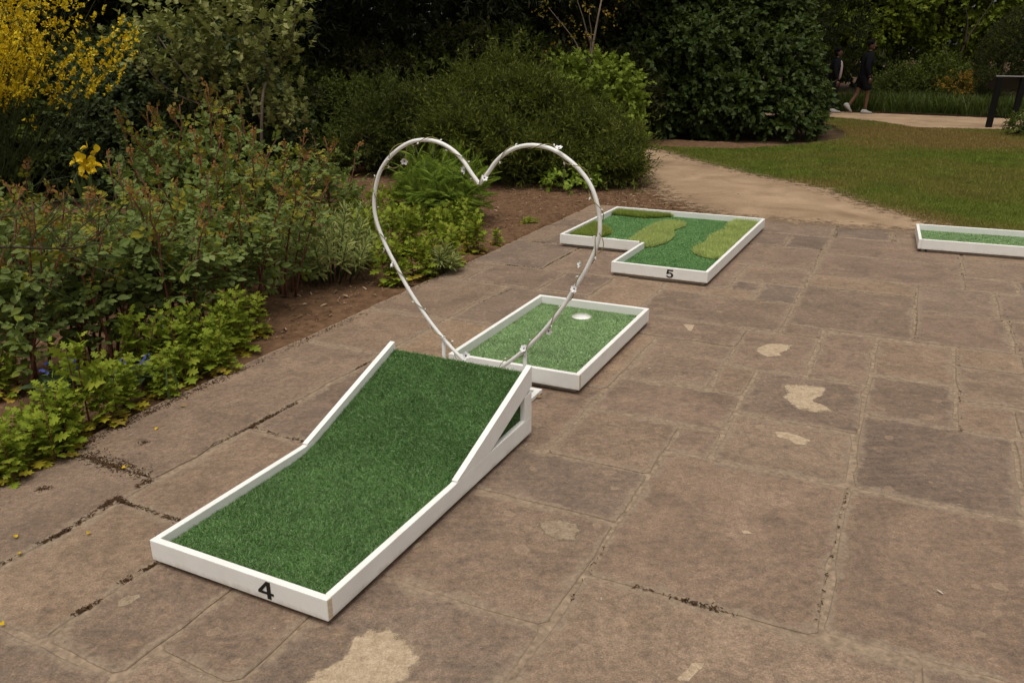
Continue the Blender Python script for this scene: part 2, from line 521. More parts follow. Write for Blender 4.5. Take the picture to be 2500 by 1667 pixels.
def ground_mat():
    m, nt, N, L, p = new_mat('bare_earth')
    pos = wpos(nt)
    c = ramp(nt, noise(nt, 2.5, 6, .65, pos), [(.3, (.05, .033, .02)), (.7, (.10, .065, .04))])
    L.new(c, p.inputs['Base Color'])
    p.inputs['Roughness'].default_value = .97
    p.inputs['Specular IOR Level'].default_value = .08
    L.new(bump(nt, noise(nt, 40, 6, .7, pos), .8, .02), p.inputs['Normal'])
    return m
def gravel_mat():
    m, nt, N, L, p = new_mat('compacted_gravel')
    pos = wpos(nt)
    a = noise(nt, 1.6, 6, .6, pos, .5)
    c = ramp(nt, a, [(.28, (.21, .142, .09)), (.5, (.32, .223, .147)), (.72, (.42, .30, .20))])
    c = mixc(nt, .5, c, ramp(nt, noise(nt, 95, 4, .75, pos), [(.3, (.25, .25, .25)), (.7, (.78, .78, .78))]), 'OVERLAY')
    c = mixc(nt, ramp(nt, noise(nt, 26, 4, .7, pos), [(.62, (0, 0, 0)), (.74, (.45, .45, .45))]), c, (.25, .16, .10))
    L.new(c, p.inputs['Base Color'])
    p.inputs['Roughness'].default_value = .95
    p.inputs['Specular IOR Level'].default_value = .1
    L.new(bump(nt, noise(nt, 110, 5, .7, pos), .6, .008), p.inputs['Normal'])
    soft_alpha(nt, p)
    return m
def grass_color(nt, pos):
    worn = noise(nt, .42, 4, .6, pos, .4)
    a = ramp(nt, noise(nt, 2.2, 4, .6, pos), [(.3, (.115, .155, .022)), (.7, (.19, .235, .040))])
    dry = ramp(nt, noise(nt, 5, 4, .6, pos), [(.3, (.23, .155, .055)), (.7, (.31, .20, .085))])
    for x, y, r in ((2230, 345, 2.0), (2420, 348, 1.9), (2110, 318, 2.2), (2330, 330, 2.6), (2180, 520, .8), (2400, 470, 1.3), (1950, 445, .8), (2290, 555, .9)):
        q = G(x, y)
        dn = nt.nodes.new('ShaderNodeVectorMath'); dn.operation = 'DISTANCE'
        nt.links.new(pos, dn.inputs[0]); dn.inputs[1].default_value = tuple(q)
        worn = math_n(nt, 'ADD', worn, math_n(nt, 'MULTIPLY', math_n(nt, 'MAXIMUM', math_n(nt, 'SUBTRACT', 1.0, math_n(nt, 'DIVIDE', dn.outputs['Value'], r)), 0), .2))
    return mixc(nt, ramp(nt, worn, [(.44, (0, 0, 0)), (.80, (.85, .85, .85))]), a, dry)
def lawn_mat():
    m, nt, N, L, p = new_mat('lawn_soil')
    pos = wpos(nt)
    L.new(mixc(nt, .45, grass_color(nt, pos), (.085, .06, .03)), p.inputs['Base Color'])
    p.inputs['Roughness'].default_value = .95
    p.inputs['Specular IOR Level'].default_value = .05
    L.new(bump(nt, noise(nt, 70, 5, .7, pos), .8, .02), p.inputs['Normal'])
    soft_alpha(nt, p)
    return m
def grass_mat():
    m, nt, N, L, p = new_mat('grass_blades')
    pos = wpos(nt)
    g = N.new('ShaderNodeNewGeometry')
    c = mixc(nt, .6, grass_color(nt, pos), ramp(nt, g.outputs['Random Per Island'], [(0, (.25, .27, .25)), (1, (.75, .75, .62))]), 'OVERLAY')
    L.new(c, p.inputs['Base Color'])
    p.inputs['Roughness'].default_value = .6
    p.inputs['Specular IOR Level'].default_value = .2
    t = N.new('ShaderNodeBsdfTranslucent'); L.new(c, t.inputs[0])
    x = N.new('ShaderNodeMixShader'); x.inputs[0].default_value = .3
    L.new(p.outputs[0], x.inputs[1]); L.new(t.outputs[0], x.inputs[2])
    L.new(x.outputs[0], N['Material Output'].inputs[0])
    return m
M['ground'], M['gravel'], M['lawn'], M['grass'] = ground_mat(), gravel_mat(), lawn_mat(), grass_mat()

sheet('ground', [(-300, -300), (300, -300), (300, 300), (-300, 300)], -.075, M['ground'])

# soil of the planting bed: one bumpy sheet, sunk where the paving lies over it
def soil_sheet():
    us = np.arange(-11, .8, .07); vs_ = np.arange(-1.5, 15.5, .07)
    U, V = np.meshgrid(us, vs_, indexing='ij')
    Z = np.zeros_like(U)
    for k in range(26):
        a = rng.uniform(0, 6.28); fr = rng.uniform(3, 34)
        Z += rng.uniform(.2, 1) / (1 + fr * .12) * np.sin(fr * (U * math.cos(a) + V * math.sin(a)) + rng.uniform(0, 6.28))
    Z = Z / np.abs(Z).max() * .016 + rng.uniform(-.006, .006, Z.shape) - .018
    Z -= np.clip((np.abs(U + 3.13) < .08) & (V < 8.4), 0, 1) * .006
    under = (U > -3.09) & (V < 8.41)
    Z[under] = -.06
    Z = np.minimum(Z, -.006)
    X = U * CY - V * SY; Y = U * SY + V * CY
    v = np.stack([X, Y, Z], -1).reshape(-1, 3)
    n, k = U.shape
    i, j = np.meshgrid(np.arange(n - 1), np.arange(k - 1), indexing='ij'); i, j = i.ravel(), j.ravel()
    f = np.stack([i * k + j, (i + 1) * k + j, (i + 1) * k + j + 1, i * k + j + 1], 1)
    mb = MB(); mb.add(v, f)
    mb.build('flower_bed', M['soil'], None, True, kind='structure')
soil_sheet()

# compacted gravel path that leaves the terrace and bends away to the left behind the shrubs
def px_poly(L):
    return [tuple(G(x, y)[:2]) for x, y in L]
pA = [W(-1.75, 8.34), W(.5, 8.34)]
path_px = [(2095, 493), (2010, 460), (1857, 430), (1730, 400), (1610, 366), (1500, 342), (1380, 334), (1250, 330), (1240, 352), (1380, 362), (1480, 372), (1530, 395), (1562, 425), (1600, 458), (1635, 486)]
path = [(p.x, p.y) for p in pA] + px_poly([(2200, 523)] + path_px)
path_o = rough_outline(path, .07, .028, 3)
soft_sheet('gravel_path', path, .0042, M['gravel'], .09, .42)
far_top = px_poly([(1500, 258), (1900, 267), (2030, 272), (2250, 281), (2500, 291), (2900, 308)])
far_bot = px_poly([(2900, 330), (2640, 318), (2500, 316), (2360, 314), (2230, 311), (2140, 296), (2030, 286), (1900, 282), (1500, 274)])
far_path = far_top + far_bot
soft_sheet('garden_path', far_path, -.003, M['gravel'], .14, .22)
# lawn between the two paths
lawn = px_poly([(2260, 551), (2180, 519), (2095, 493), (2010, 460), (1857, 430), (1730, 400), (1610, 366), (1560, 352), (1640, 358), (1800, 362), (1960, 352), (2062, 338), (2068, 322), (2040, 306), (2010, 296), (2030, 287)]) \
    + px_poly([(2140, 297), (2230, 312), (2360, 315), (2500, 317), (2640, 319), (2900, 331)]) + [(p.x, p.y) for p in (W(6.5, 12), W(5.5, 8.3), W(.62, 8.3))]
lawn_o = rough_outline(lawn, .1, .03, 9)
soft_sheet('lawn', lawn, -.008, M['lawn'], .14, .3)
def grass():
    N_ = 210000
    P = scatter_poly(lawn_o, int(N_ * 2.2))
    P = P[(-P[:, 0] * SY + P[:, 1] * CY) > 8.46]
    d = np.hypot(P[:, 0], P[:, 1])
    keep = rng.uniform(size=len(P)) < np.clip((11 / d) ** 1.6, .12, 1)
    vis = (P[:, 0] > P[:, 1] * .12) & (P[:, 0] < P[:, 1] * .72 + .5)
    P = P[keep & vis][:N_]
    d = np.hypot(P[:, 0], P[:, 1])
    m = len(P)
    ax = unit(np.stack([rng.normal(0, .5, m), rng.normal(0, .5, m), np.full(m, 1.0)], 1))
    fr = frames(ax, rdir(m))
    h = rng.uniform(.018, .045, m)
    w = rng.uniform(.004, .008, m) * np.clip(d / 9, .8, 2.2)
    mb = MB()
    mb.leaves(L_BLADE, np.column_stack([P, np.full(m, -.009)]), fr, np.stack([w, h, h], 1))
    mb.build('lawn_grass', M['grass'], None, kind='stuff', label='short worn grass of the lawn beyond the paving', cat='grass')
grass()

# ------------------------------------------------------------------ terrace of sandstone slabs
SLABS = "-3.13 -2.53 0.61 1.24;-3.13 -2.53 1.24 1.99;-3.13 -2.53 1.99 3.55;-3.13 -2.53 3.55 4.24;-3.13 -2.53 4.24 5.11;-3.13 -2.89 5.11 5.41;-3.13 -2.89 5.41 5.65;-2.89 -2.29 5.11 5.65;-3.13 -2.5 5.65 6.49;-3.13 -2.89 6.49 7.21;-3.13 -2.59 7.21 7.54;-3.13 -2.5 7.54 7.96;-3.13 -2.5 7.96 8.44;-2.53 -2.08 1.15 1.81;-2.53 -1.81 1.81 2.5;-2.53 -1.81 2.5 3.61;-2.53 -1.9 3.61 4.27;-2.53 -1.9 4.27 5.11;-2.08 -1.75 1.15 1.81;-1.75 -1.45 1.27 1.81;-1.45 -0.79 1.15 1.84;-1.45 -0.79 1.84 2.47;-1.81 -0.79 2.47 2.86;-1.24 -0.79 2.86 3.37;-1.24 -0.61 3.37 3.82;-1.24 -0.79 3.82 4.51;-1.51 -0.79 4.51 4.87;-0.79 -0.61 3.82 4.21;-0.79 -0.37 4.21 4.87;-1.81 -1.24 2.86 3.61;-1.9 -1.24 3.61 4.51;-2.53 -1.75 0.49 1.15;-3.13 -2.53 -0.11 0.61;-1.75 -1.45 0.49 1.27;-0.79 -0.07 2.14 3.1;-0.07 0.53 2.17 3.1;-0.79 0.2 1.15 2.14;0.2 0.8 1.39 2.17;-0.79 -0.61 3.1 3.37;-0.61 -0.07 3.1 3.61;-0.61 -0.07 3.61 4.21;-0.07 0.32 3.85 4.39;-0.07 0.53 3.1 3.85;0.32 0.56 3.85 4.21;0.32 0.65 4.21 4.72;0.32 0.65 4.72 5.05;-0.37 -0.07 4.21 5.02;-0.07 0.32 4.39 5.02;-0.61 -0.37 4.87 5.05;-0.61 0.11 5.05 6.01;0.11 0.62 5.05 5.71;0.11 0.59 5.71 6.37;-0.61 0.11 6.01 6.37;-0.61 0.41 6.37 7.09;-0.61 0.41 7.09 7.81;-0.61 -0.13 7.81 8.44;-0.13 0.41 7.81 8.44;0.41 1.01 6.76 7.36;0.41 0.74 6.37 6.76;0.41 1.1 7.36 8.44;-1.09 -0.61 5.95 6.46;-0.88 -0.61 5.5 5.95;-1.09 -0.88 5.71 5.95;-1.51 -0.88 5.5 5.71;-1.81 -1.09 5.71 6.46;-1.51 -0.61 4.87 5.5;-1.39 -0.61 6.46 7.21;-1.24 -0.94 7.21 7.75;-0.94 -0.61 7.21 7.75;-1.3 -0.61 7.75 8.44;-2.29 -1.9 5.11 5.65;-1.9 -1.51 4.84 5.65;-2.5 -1.81 5.65 6.46;-3.13 -2.65 -0.5 -0.11;-2.89 -2.35 6.49 6.91;-2.89 -2.5 6.91 7.21;-2.65 -1.84 -0.5 -0.11;-2.59 -1.87 7.21 7.54;-2.53 -1.9 -0.11 0.49;-2.5 -2.05 6.46 6.49;-2.5 -2.02 6.91 7.21;-2.5 -1.75 7.54 8.44;-2.35 -1.39 6.49 6.91;-2.05 -1.39 6.46 6.49;-2.02 -1.39 6.91 7.21;-1.9 -1.12 -0.11 0.49;-1.9 -1.51 4.51 4.84;-1.87 -1.24 7.21 7.54;-1.84 -1.24 -0.5 -0.11;-1.81 -1.45 1.81 2.47;-1.81 -1.51 5.65 5.71;-1.75 -1.24 7.54 7.75;-1.75 -1.3 7.75 8.44;-1.45 -0.85 0.49 1.15;-1.24 -0.58 -0.5 -0.11;-1.12 -0.67 -0.11 0.49;-0.85 -0.1 0.49 0.85;-0.85 -0.46 0.85 1.15;-0.67 -0.16 -0.11 0.49;-0.58 0.02 -0.5 -0.11;-0.46 0.38 0.85 1.15;-0.37 0.32 5.02 5.05;-0.16 0.5 -0.11 0.49;-0.1 0.44 0.49 0.85;-0.07 0.2 2.14 2.17;0.02 0.8 -0.5 -0.11;0.2 0.59 1.15 1.39;0.38 1.1 0.85 1.15;0.44 0.92 0.49 0.85;0.5 0.95 -0.11 0.49;0.53 0.92 2.17 2.92;0.53 1.31 2.92 3.85;0.56 1.28 3.85 4.21;0.59 0.95 1.15 1.39;0.59 1.4 5.71 6.37;0.62 1.19 5.05 5.71;0.65 1.31 4.21 5.05;0.74 1.25 6.37 6.76;0.8 1.37 -0.5 -0.11;0.8 1.34 1.39 2.17;0.92 1.43 0.49 0.85;0.92 1.31 2.17 2.62;0.92 1.64 2.62 2.92;0.95 1.46 -0.11 0.49;0.95 1.79 1.15 1.39;1.01 1.46 6.76 7.36;1.1 1.49 0.85 1.15;1.1 1.79 7.36 7.78;1.1 1.49 7.78 8.44;1.19 1.67 5.05 5.71;1.25 1.67 6.37 6.76;1.28 2 3.85 4.21;1.31 2.15 2.17 2.62;1.31 1.79 2.92 3.49;1.31 1.7 3.49 3.85;1.31 1.79 4.21 5.05;1.34 2.09 1.39 2.17;1.37 1.76 -0.5 -0.11;1.4 1.88 5.71 6.37;1.43 1.91 0.49 0.85;1.46 1.88 -0.11 0.49;1.46 2.27 6.76 7.36;1.49 2.33 0.85 1.15;1.49 2.27 7.78 8.44;1.64 2.39 2.62 2.92;1.67 2.27 5.05 5.44;1.67 2.12 5.44 5.71;1.67 2.45 6.37 6.76;1.7 2.21 3.49 3.85;1.76 2.51 -0.5 -0.11;1.79 2.54 1.15 1.39;1.79 2.45 2.92 3.49;1.79 2.27 4.21 5.05;1.79 2.6 7.36 7.78;1.88 2.69 -0.11 0.49;1.88 2.57 5.71 6.07;1.88 2.66 6.07 6.37;1.91 2.72 0.49 0.85;2 2.39 3.85 4.21;2.09 2.75 1.39 2.17;2.12 2.84 5.44 5.71;2.15 2.63 2.17 2.62;2.21 3.02 3.49 3.85;2.27 3.05 4.21 4.6;2.27 3.02 4.6 5.44;2.27 3.05 6.76 7.36;2.27 3.05 7.78 8.44;2.33 3.02 0.85 1.15;2.39 3.17 2.62 2.92;2.39 2.99 3.85 4.21;2.45 2.84 2.92 3.49;2.45 3.08 6.37 6.76;2.51 3.29 -0.5 -0.11;2.54 2.96 1.15 1.39;2.57 3.29 5.71 6.07;2.6 2.96 7.36 7.78;2.63 3.38 2.17 2.62;2.66 3.29 6.07 6.37;2.69 3.44 -0.11 0.49;2.72 3.2 0.49 0.85;2.75 3.56 1.39 1.78;2.75 3.17 1.78 2.17;2.84 3.62 2.92 3.49;2.84 3.41 5.44 5.71;2.96 3.68 1.15 1.39;2.96 3.74 7.36 7.78;2.99 3.5 3.85 4.21;3.02 3.59 0.85 1.15;3.02 3.47 3.49 3.85;3.02 3.47 4.6 5.02;3.02 3.62 5.02 5.44;3.05 3.68 4.21 4.6;3.05 3.74 6.76 7.09;3.05 3.56 7.09 7.36;3.05 3.65 7.78 8.44;3.08 3.68 6.37 6.76;3.17 3.65 1.78 2.17;3.17 3.71 2.62 2.92;3.2 4.1 0.49 0.85;3.29 4.1 -0.5 -0.11;3.29 3.8 5.71 6.37;3.38 4.1 2.17 2.62;3.41 4.1 5.44 5.71;3.44 4.1 -0.11 0.49;3.47 4.1 3.49 3.85;3.47 4.1 4.6 5.02;3.5 4.1 3.85 4.21;3.56 4.1 1.39 1.78;3.56 4.1 7.09 7.36;3.59 4.1 0.85 1.15;3.62 4.1 2.92 3.49;3.62 4.1 5.02 5.44;3.65 4.1 1.78 2.17;3.65 4.1 7.78 8.44;3.68 4.1 1.15 1.39;3.68 4.1 4.21 4.6;3.68 4.1 6.37 6.76;3.71 4.1 2.62 2.92;3.74 4.1 6.76 7.09;3.74 4.1 7.36 7.78;3.8 4.1 5.71 6.37"
M['grit'] = leaf_mat('grit', [(.5, .42, .33), (.07, .05, .035), (.62, .55, .46), (.1, .07, .045)], .8, 0, .2)
UP0 = np.array([0, 0, 1.0])
paving = obj('paving', None, None, kind='structure')
def paving_bed():
    mb = MB()
    mb.prism([(-3.118, -.5), (4.1, -.5), (4.1, 8.44), (-3.118, 8.44)], 'z', -.07, -.0055)
    o = mb.build('joint_bed', M['mortar'], paving)
    o.matrix_basis = Matrix.Rotation(YAW, 4, 'Z')
paving_bed()
slab_rects, slab_planes = [], []
def slab(k, a, b, c, d):
    r = random.Random(k * 31 + 5)
    gap = r.uniform(.003, .006) if a < -1.2 else r.uniform(.004, .010)
    a, b, c, d = a + gap, b - gap, c + gap, d - gap
    cr = r.uniform(.008, .034)
    pts = []
    for (x0, y0), (x1, y1) in (((a + cr, c), (b - cr, c)), ((b, c + cr), (b, d - cr)), ((b - cr, d), (a + cr, d)), ((a, d - cr), (a, c + cr))):
        n = max(3, int(math.hypot(x1 - x0, y1 - y0) / .085))
        L = math.hypot(x1 - x0, y1 - y0) + 1e-6
        nx, ny = -(y1 - y0) / L, (x1 - x0) / L           # inward
        s0 = 0
        for i in range(n + 1):
            t = i / n
            s0 = s0 * .55 + r.uniform(-.0045, .0062) + (r.uniform(.005, .018) if r.random() < .09 else 0)
            pts.append((x0 + (x1 - x0) * t + nx * s0, y0 + (y1 - y0) * t + ny * s0))
    n = len(pts)
    cx, cy = (a + b) / 2, (c + d) / 2
    z = r.uniform(-.0022, .0018)
    tx, ty = r.uniform(-.0013, .0013), r.uniform(-.0013, .0013)
    slab_planes.append((a, b, c, d, z, tx, ty, cx, cy))
    def ring(inset, dz):
        o = []
        for x, y in pts:
            dx, dy = cx - x, cy - y
            L = math.hypot(dx, dy)
            X, Y = x + dx / L * inset, y + dy / L * inset
            o.append((X, Y, z + dz + tx * (X - cx) / .4 + ty * (Y - cy) / .4))
        return o
    v = ring(0, -.03) + ring(0, -.0035) + ring(.005, 0) + ring(min(.075, .3 * min(b - a, d - c)), .0004) + [(cx, cy, z + .0004)]
    f = []
    for q in range(3):
        f += [(q * n + i, q * n + (i + 1) % n, (q + 1) * n + (i + 1) % n, (q + 1) * n + i) for i in range(n)]
    f += [(3 * n + i, 3 * n + (i + 1) % n, 4 * n) for i in range(n)]
    mb = MB(); mb.add(v, f)
    me = mb.mesh('slab', [M['stone']])
    mb.attr(me, 'rim', [0] * (3 * n) + [1] * (n + 1))
    o = obj('slab', me, paving)
    o.matrix_basis = Matrix.Rotation(YAW, 4, 'Z')
    return o
for k, s_ in enumerate(SLABS.split(';')):
    r4 = tuple(map(float, s_.split()))
    if min(r4[1] - r4[0], r4[3] - r4[2]) < .07: continue
    slab_rects.append(r4)
    slab(k, *r4)

# flaked patches on the slabs (pale fresh stone), outlines from the photograph
def patch(px, seed, label=None):
    P = [G(x, y) for x, y in px]
    o = rough_outline([(p.x, p.y) for p in P], .018, .0022, seed)
    n = len(o)
    c = np.mean(o, 0)
    cu, cv = c[0] * CY + c[1] * SY, -c[0] * SY + c[1] * CY
    pl = next((q for q in slab_planes if q[0] <= cu <= q[1] and q[2] <= cv <= q[3]), (cu - 9, cu + 9, cv - 9, cv + 9, .002, 0, 0, cu, cv))
    def rg(k, dz):                         # lie on the slab and stay inside its edges
        out = []
        for x, y in o:
            X, Y = c[0] + (x - c[0]) * k, c[1] + (y - c[1]) * k
            u, v = X * CY + Y * SY, -X * SY + Y * CY
            u, v = min(max(u, pl[0] + .02), pl[1] - .02), min(max(v, pl[2] + .02), pl[3] - .02)
            p = W(u, v)
            out.append((p.x, p.y, pl[4] + pl[5] * (u - pl[7]) / .4 + pl[6] * (v - pl[8]) / .4 + .0006 + dz))
        return out
    v = rg(1.12, .0002) + rg(.72, .0005)
    f = [(i, (i + 1) % n, n + (i + 1) % n, n + i) for i in range(n)] + [tuple(range(n, 2 * n))]
    mb = MB(); mb.add(v, f)
    me = mb.mesh('flaked_patch', [M['patch_dim' if seed in (6, 8, 10) else 'patch']])
    mb.attr(me, 'rim', [0] * n + [1] * n)
    obj('flaked_patch', me, paving)
patch([(748, 1667), (762, 1640), (800, 1625), (838, 1610), (850, 1580), (868, 1552), (900, 1536), (945, 1536), (985, 1560), (1020, 1580), (1028, 1602), (1010, 1630), (985, 1667), (930, 1700), (820, 1700)], 1)
patch([(1909, 938), (1950, 938), (2005, 944), (2020, 950), (2005, 968), (1984, 976), (1992, 986), (2020, 994), (2030, 1004), (2000, 1007), (1950, 1000), (1930, 985), (1914, 968), (1925, 958)], 2)
patch([(1850, 848), (1870, 840), (1905, 838), (1935, 842), (1925, 856), (1905, 862), (1910, 869), (1870, 871), (1848, 860)], 3)
patch([(1666, 792), (1698, 794), (1692, 802), (1688, 809), (1680, 808)], 4)
patch([(1886, 1052), (1925, 1054), (1955, 1064), (1982, 1074), (1970, 1086), (1945, 1086), (1930, 1074), (1900, 1066)], 5)
patch([(1310, 1283), (1330, 1270), (1370, 1270), (1410, 1278), (1420, 1296), (1405, 1318), (1370, 1318), (1330, 1305)], 6)
patch([(1808, 1294), (1825, 1294), (1838, 1302), (1815, 1303)], 7)
patch([(284, 1470), (310, 1452), (340, 1450), (345, 1458), (310, 1476), (288, 1482)], 8)
patch([(1650, 1660), (1690, 1618), (1720, 1620), (1705, 1640), (1680, 1667)], 9)
patch([(1010, 1328), (1030, 1318), (1028, 1330), (1005, 1343)], 10)

# dark leaf litter and crumbs packed into the joints, and mulch chips on the soil
def litter():
    mb = MB()
    segs = [((208, 1110), (357, 1160), .03, 900), ((205, 1104), (300, 1140), .045, 700), ((283, 1217), (440, 1272), .013, 420), ((150, 1300), (285, 1215), .012, 380), ((3, 1375), (165, 1292), .008, 220), ((330, 1190), (362, 1172), .014, 160),
            ((613, 1040), (725, 982), .012, 420), ((500, 1095), (610, 1042), .006, 160), ((613, 1042), (738, 1075), .006, 160), ((296, 1420), (382, 1374), .008, 180), ((180, 1500), (250, 1460), .008, 150),
            ((20, 1180), (290, 1040), .03, 1300), ((290, 1040), (880, 768), .03, 1800), ((880, 768), (1430, 500), .03, 1200),
            ((1550, 1430), (1800, 1498), .007, 102), ((1660, 1462), (1760, 1487), .014, 78), ((1205, 643), (1323, 655), .008, 220), ((1323, 655), (1412, 607), .009, 220), ((1256, 586), (1400, 598), .008, 160), ((1371, 534), (1440, 541), .01, 120), ((1340, 549), (1400, 556), .01, 120), ((1171, 740), (1250, 706), .006, 120),
            ((2338, 620), (2358, 707), .012, 78), ((2236, 704), (2238, 826), .008, 78), ((2340, 850), (2345, 1050), .006, 78), ((2004, 610), (1957, 720), .007, 78), ((2440, 723), (2495, 866), .009, 72), ((2045, 548), (2040, 580), .02, 160), ((2186, 557), (2183, 590), .02, 120),
            ((860, 906), (900, 884), .006, 80), ((1400, 1462), (1480, 1330), .006, 54), ((1990, 1530), (2070, 1190), .004, 72), ((345, 1080), (375, 1078), .018, 120), ((95, 1195), (120, 1190), .018, 110)]
    for a, b, w, n in segs:
        n = max(20, int(n * .7))
        A, B = G(*a), G(*b)
        t = np.clip(rng.normal(rng.uniform(0, 1, 9)[rng.integers(0, 9, n)], .09), 0, 1)
        P = np.array(A)[None] * (1 - t)[:, None] + np.array(B)[None] * t[:, None]
        P[:, :2] += rng.normal(0, w * .6, (n, 2))
        P[:, 2] = rng.uniform(-.004, .003, n)
        fr = frames(np.column_stack([rng.normal(size=(n, 2)), rng.normal(0, .25, n)]), np.array([0, 0, 1.0]) + rng.normal(0, .3, (n, 3)))
        mb.leaves(L_CHIP, P, fr, rng.uniform(.004, .016, n))
    mb.build('leaf_litter', M['litter'], None, kind='stuff', label='dark leaf litter packed in the paving joints and bed edge', cat='leaf litter')
    mb = MB()
    n = 30000
    U = -3.16 - rng.gamma(1.6, 1.1, n); V = rng.uniform(.8, 11.5, n)
    k = n // 3
    U[:k] = rng.uniform(-3.2, -1.6, k); V[:k] = rng.uniform(8.47, 11.2, k)
    X = U * CY - V * SY; Y = U * SY + V * CY
    Pz = np.stack([X, Y, rng.uniform(-.02, -.004, n)], 1)
    fr = frames(np.column_stack([rng.normal(size=(n, 2)), rng.normal(0, .2, n)]), np.array([0, 0, 1.0]) + rng.normal(0, .3, (n, 3)))
    mb.leaves(L_CHIP, Pz, fr, rng.gamma(2.2, .006, n) + .006)
    mb.build('bark_mulch', M['chip'], None, kind='stuff', label='brown bark mulch scattered over the planting bed soil', cat='mulch')
litter()
def grit():
    mb = MB()
    n = 260
    U = rng.uniform(-3.0, 1.6, n); V = rng.uniform(.9, 8.3, n)
    P = np.stack([U * CY - V * SY, U * SY + V * CY, rng.uniform(.003, .006, n)], 1)
    mb.leaves(L_CHIP, P, frames(np.column_stack([rng.normal(size=(n, 2)), rng.normal(0, .2, n)]), UP0 + rng.normal(0, .3, (n, 3))), rng.gamma(2, .0022, n) + .004)
    mb.build('grit', M['grit'], None, kind='stuff', label='pale grit and dark crumbs strewn over the paving', cat='grit')
grit()

# ================================================================== mini golf holes
def digit4(w, h):                          # bold 4
    return [[(0.0, .24), (0.0, .37), (.55, 1.0), (.80, 1.0), (.80, .38), (.97, .38), (.97, .24), (.80, .24), (.80, 0), (.56, 0), (.56, .24)],
            [(.24, .38), (.56, .38), (.56, .77)]], w, h
def number_mesh(polys, w, h, hole=None):
    cu = bpy.data.curves.new('number', 'CURVE')
    cu.dimensions = '2D'; cu.fill_mode = 'BOTH'; cu.extrude = .0006
    for P in polys:
        s = cu.splines.new('POLY')
        s.points.add(len(P) - 1)
        for q, (x, y) in zip(s.points, P):
            q.co = (x * w, y * h, 0, 1)
        s.use_cyclic_u = True
    tmp = bpy.data.objects.new('number', cu)
    COL.objects.link(tmp)
    dg = bpy.context.evaluated_depsgraph_get()
    me = bpy.data.meshes.new_from_object(tmp.evaluated_get(dg))
    bpy.data.objects.remove(tmp); bpy.data.curves.remove(cu)
    me.materials.clear(); me.materials.append(M['black'])
    return me
def five_poly():
    out = [(.88, 1), (.16, 1), (.07, .44), (.27, .42)]
    # bowl: outer arc and inner arc
    o, i = [], []
    for t in np.linspace(150, -150, 22):
        a = rad(t)
        o.append((.47 + .45 * math.cos(a), .325 + .335 * math.sin(a)))
    for t in np.linspace(-150, 138, 20):
        a = rad(t)
        i.append((.46 + .215 * math.cos(a), .325 + .19 * math.sin(a)))
    st = [(.27, .42)] + i[::-1][:0]
    # walk: top bar, stem, inner start, inner arc reversed is inside of bowl
    inner = [(.46 + .215 * math.cos(rad(t)), .325 + .19 * math.sin(rad(t))) for t in np.linspace(140, -150, 20)]
    outer = [(.47 + .45 * math.cos(rad(t)), .325 + .335 * math.sin(rad(t))) for t in np.linspace(-162, 112, 24)]
    return [[(.88, .82), (.88, 1), (.16, 1), (.05, .43)] + inner + outer + [(.32, .64), (.345, .82)]]

UP0 = np.array([0, 0, 1.0])
def blades_mb(P, z, h0, h1, w0, w1, lean, mb=None, mat=0):
    m = len(P)
    ax = unit(np.column_stack([rng.normal(0, lean, (m, 2)), np.full(m, 1.0)]))
    fr = frames(ax, UP0 + rng.normal(0, .7, (m, 3)))
    h = rng.uniform(h0, h1, m)
    w = rng.uniform(w0, w1, m)
    mb = mb or MB()
    zz = z(P[:, 0], P[:, 1]) if callable(z) else np.full(m, z)
    return mb.leaves(L_BLADE, np.column_stack([P, zz]), fr, np.stack([w, h, h], 1), mat)
def bev(mb, mats, name, parent, w=.0025, **kw):
    o = mb.build(name, mats, parent, **kw)
    b = o.modifiers.new('edge', 'BEVEL'); b.width = w; b.segments = 2; b.limit_method = 'ANGLE'
    return o
TK = .024                                  # board thickness

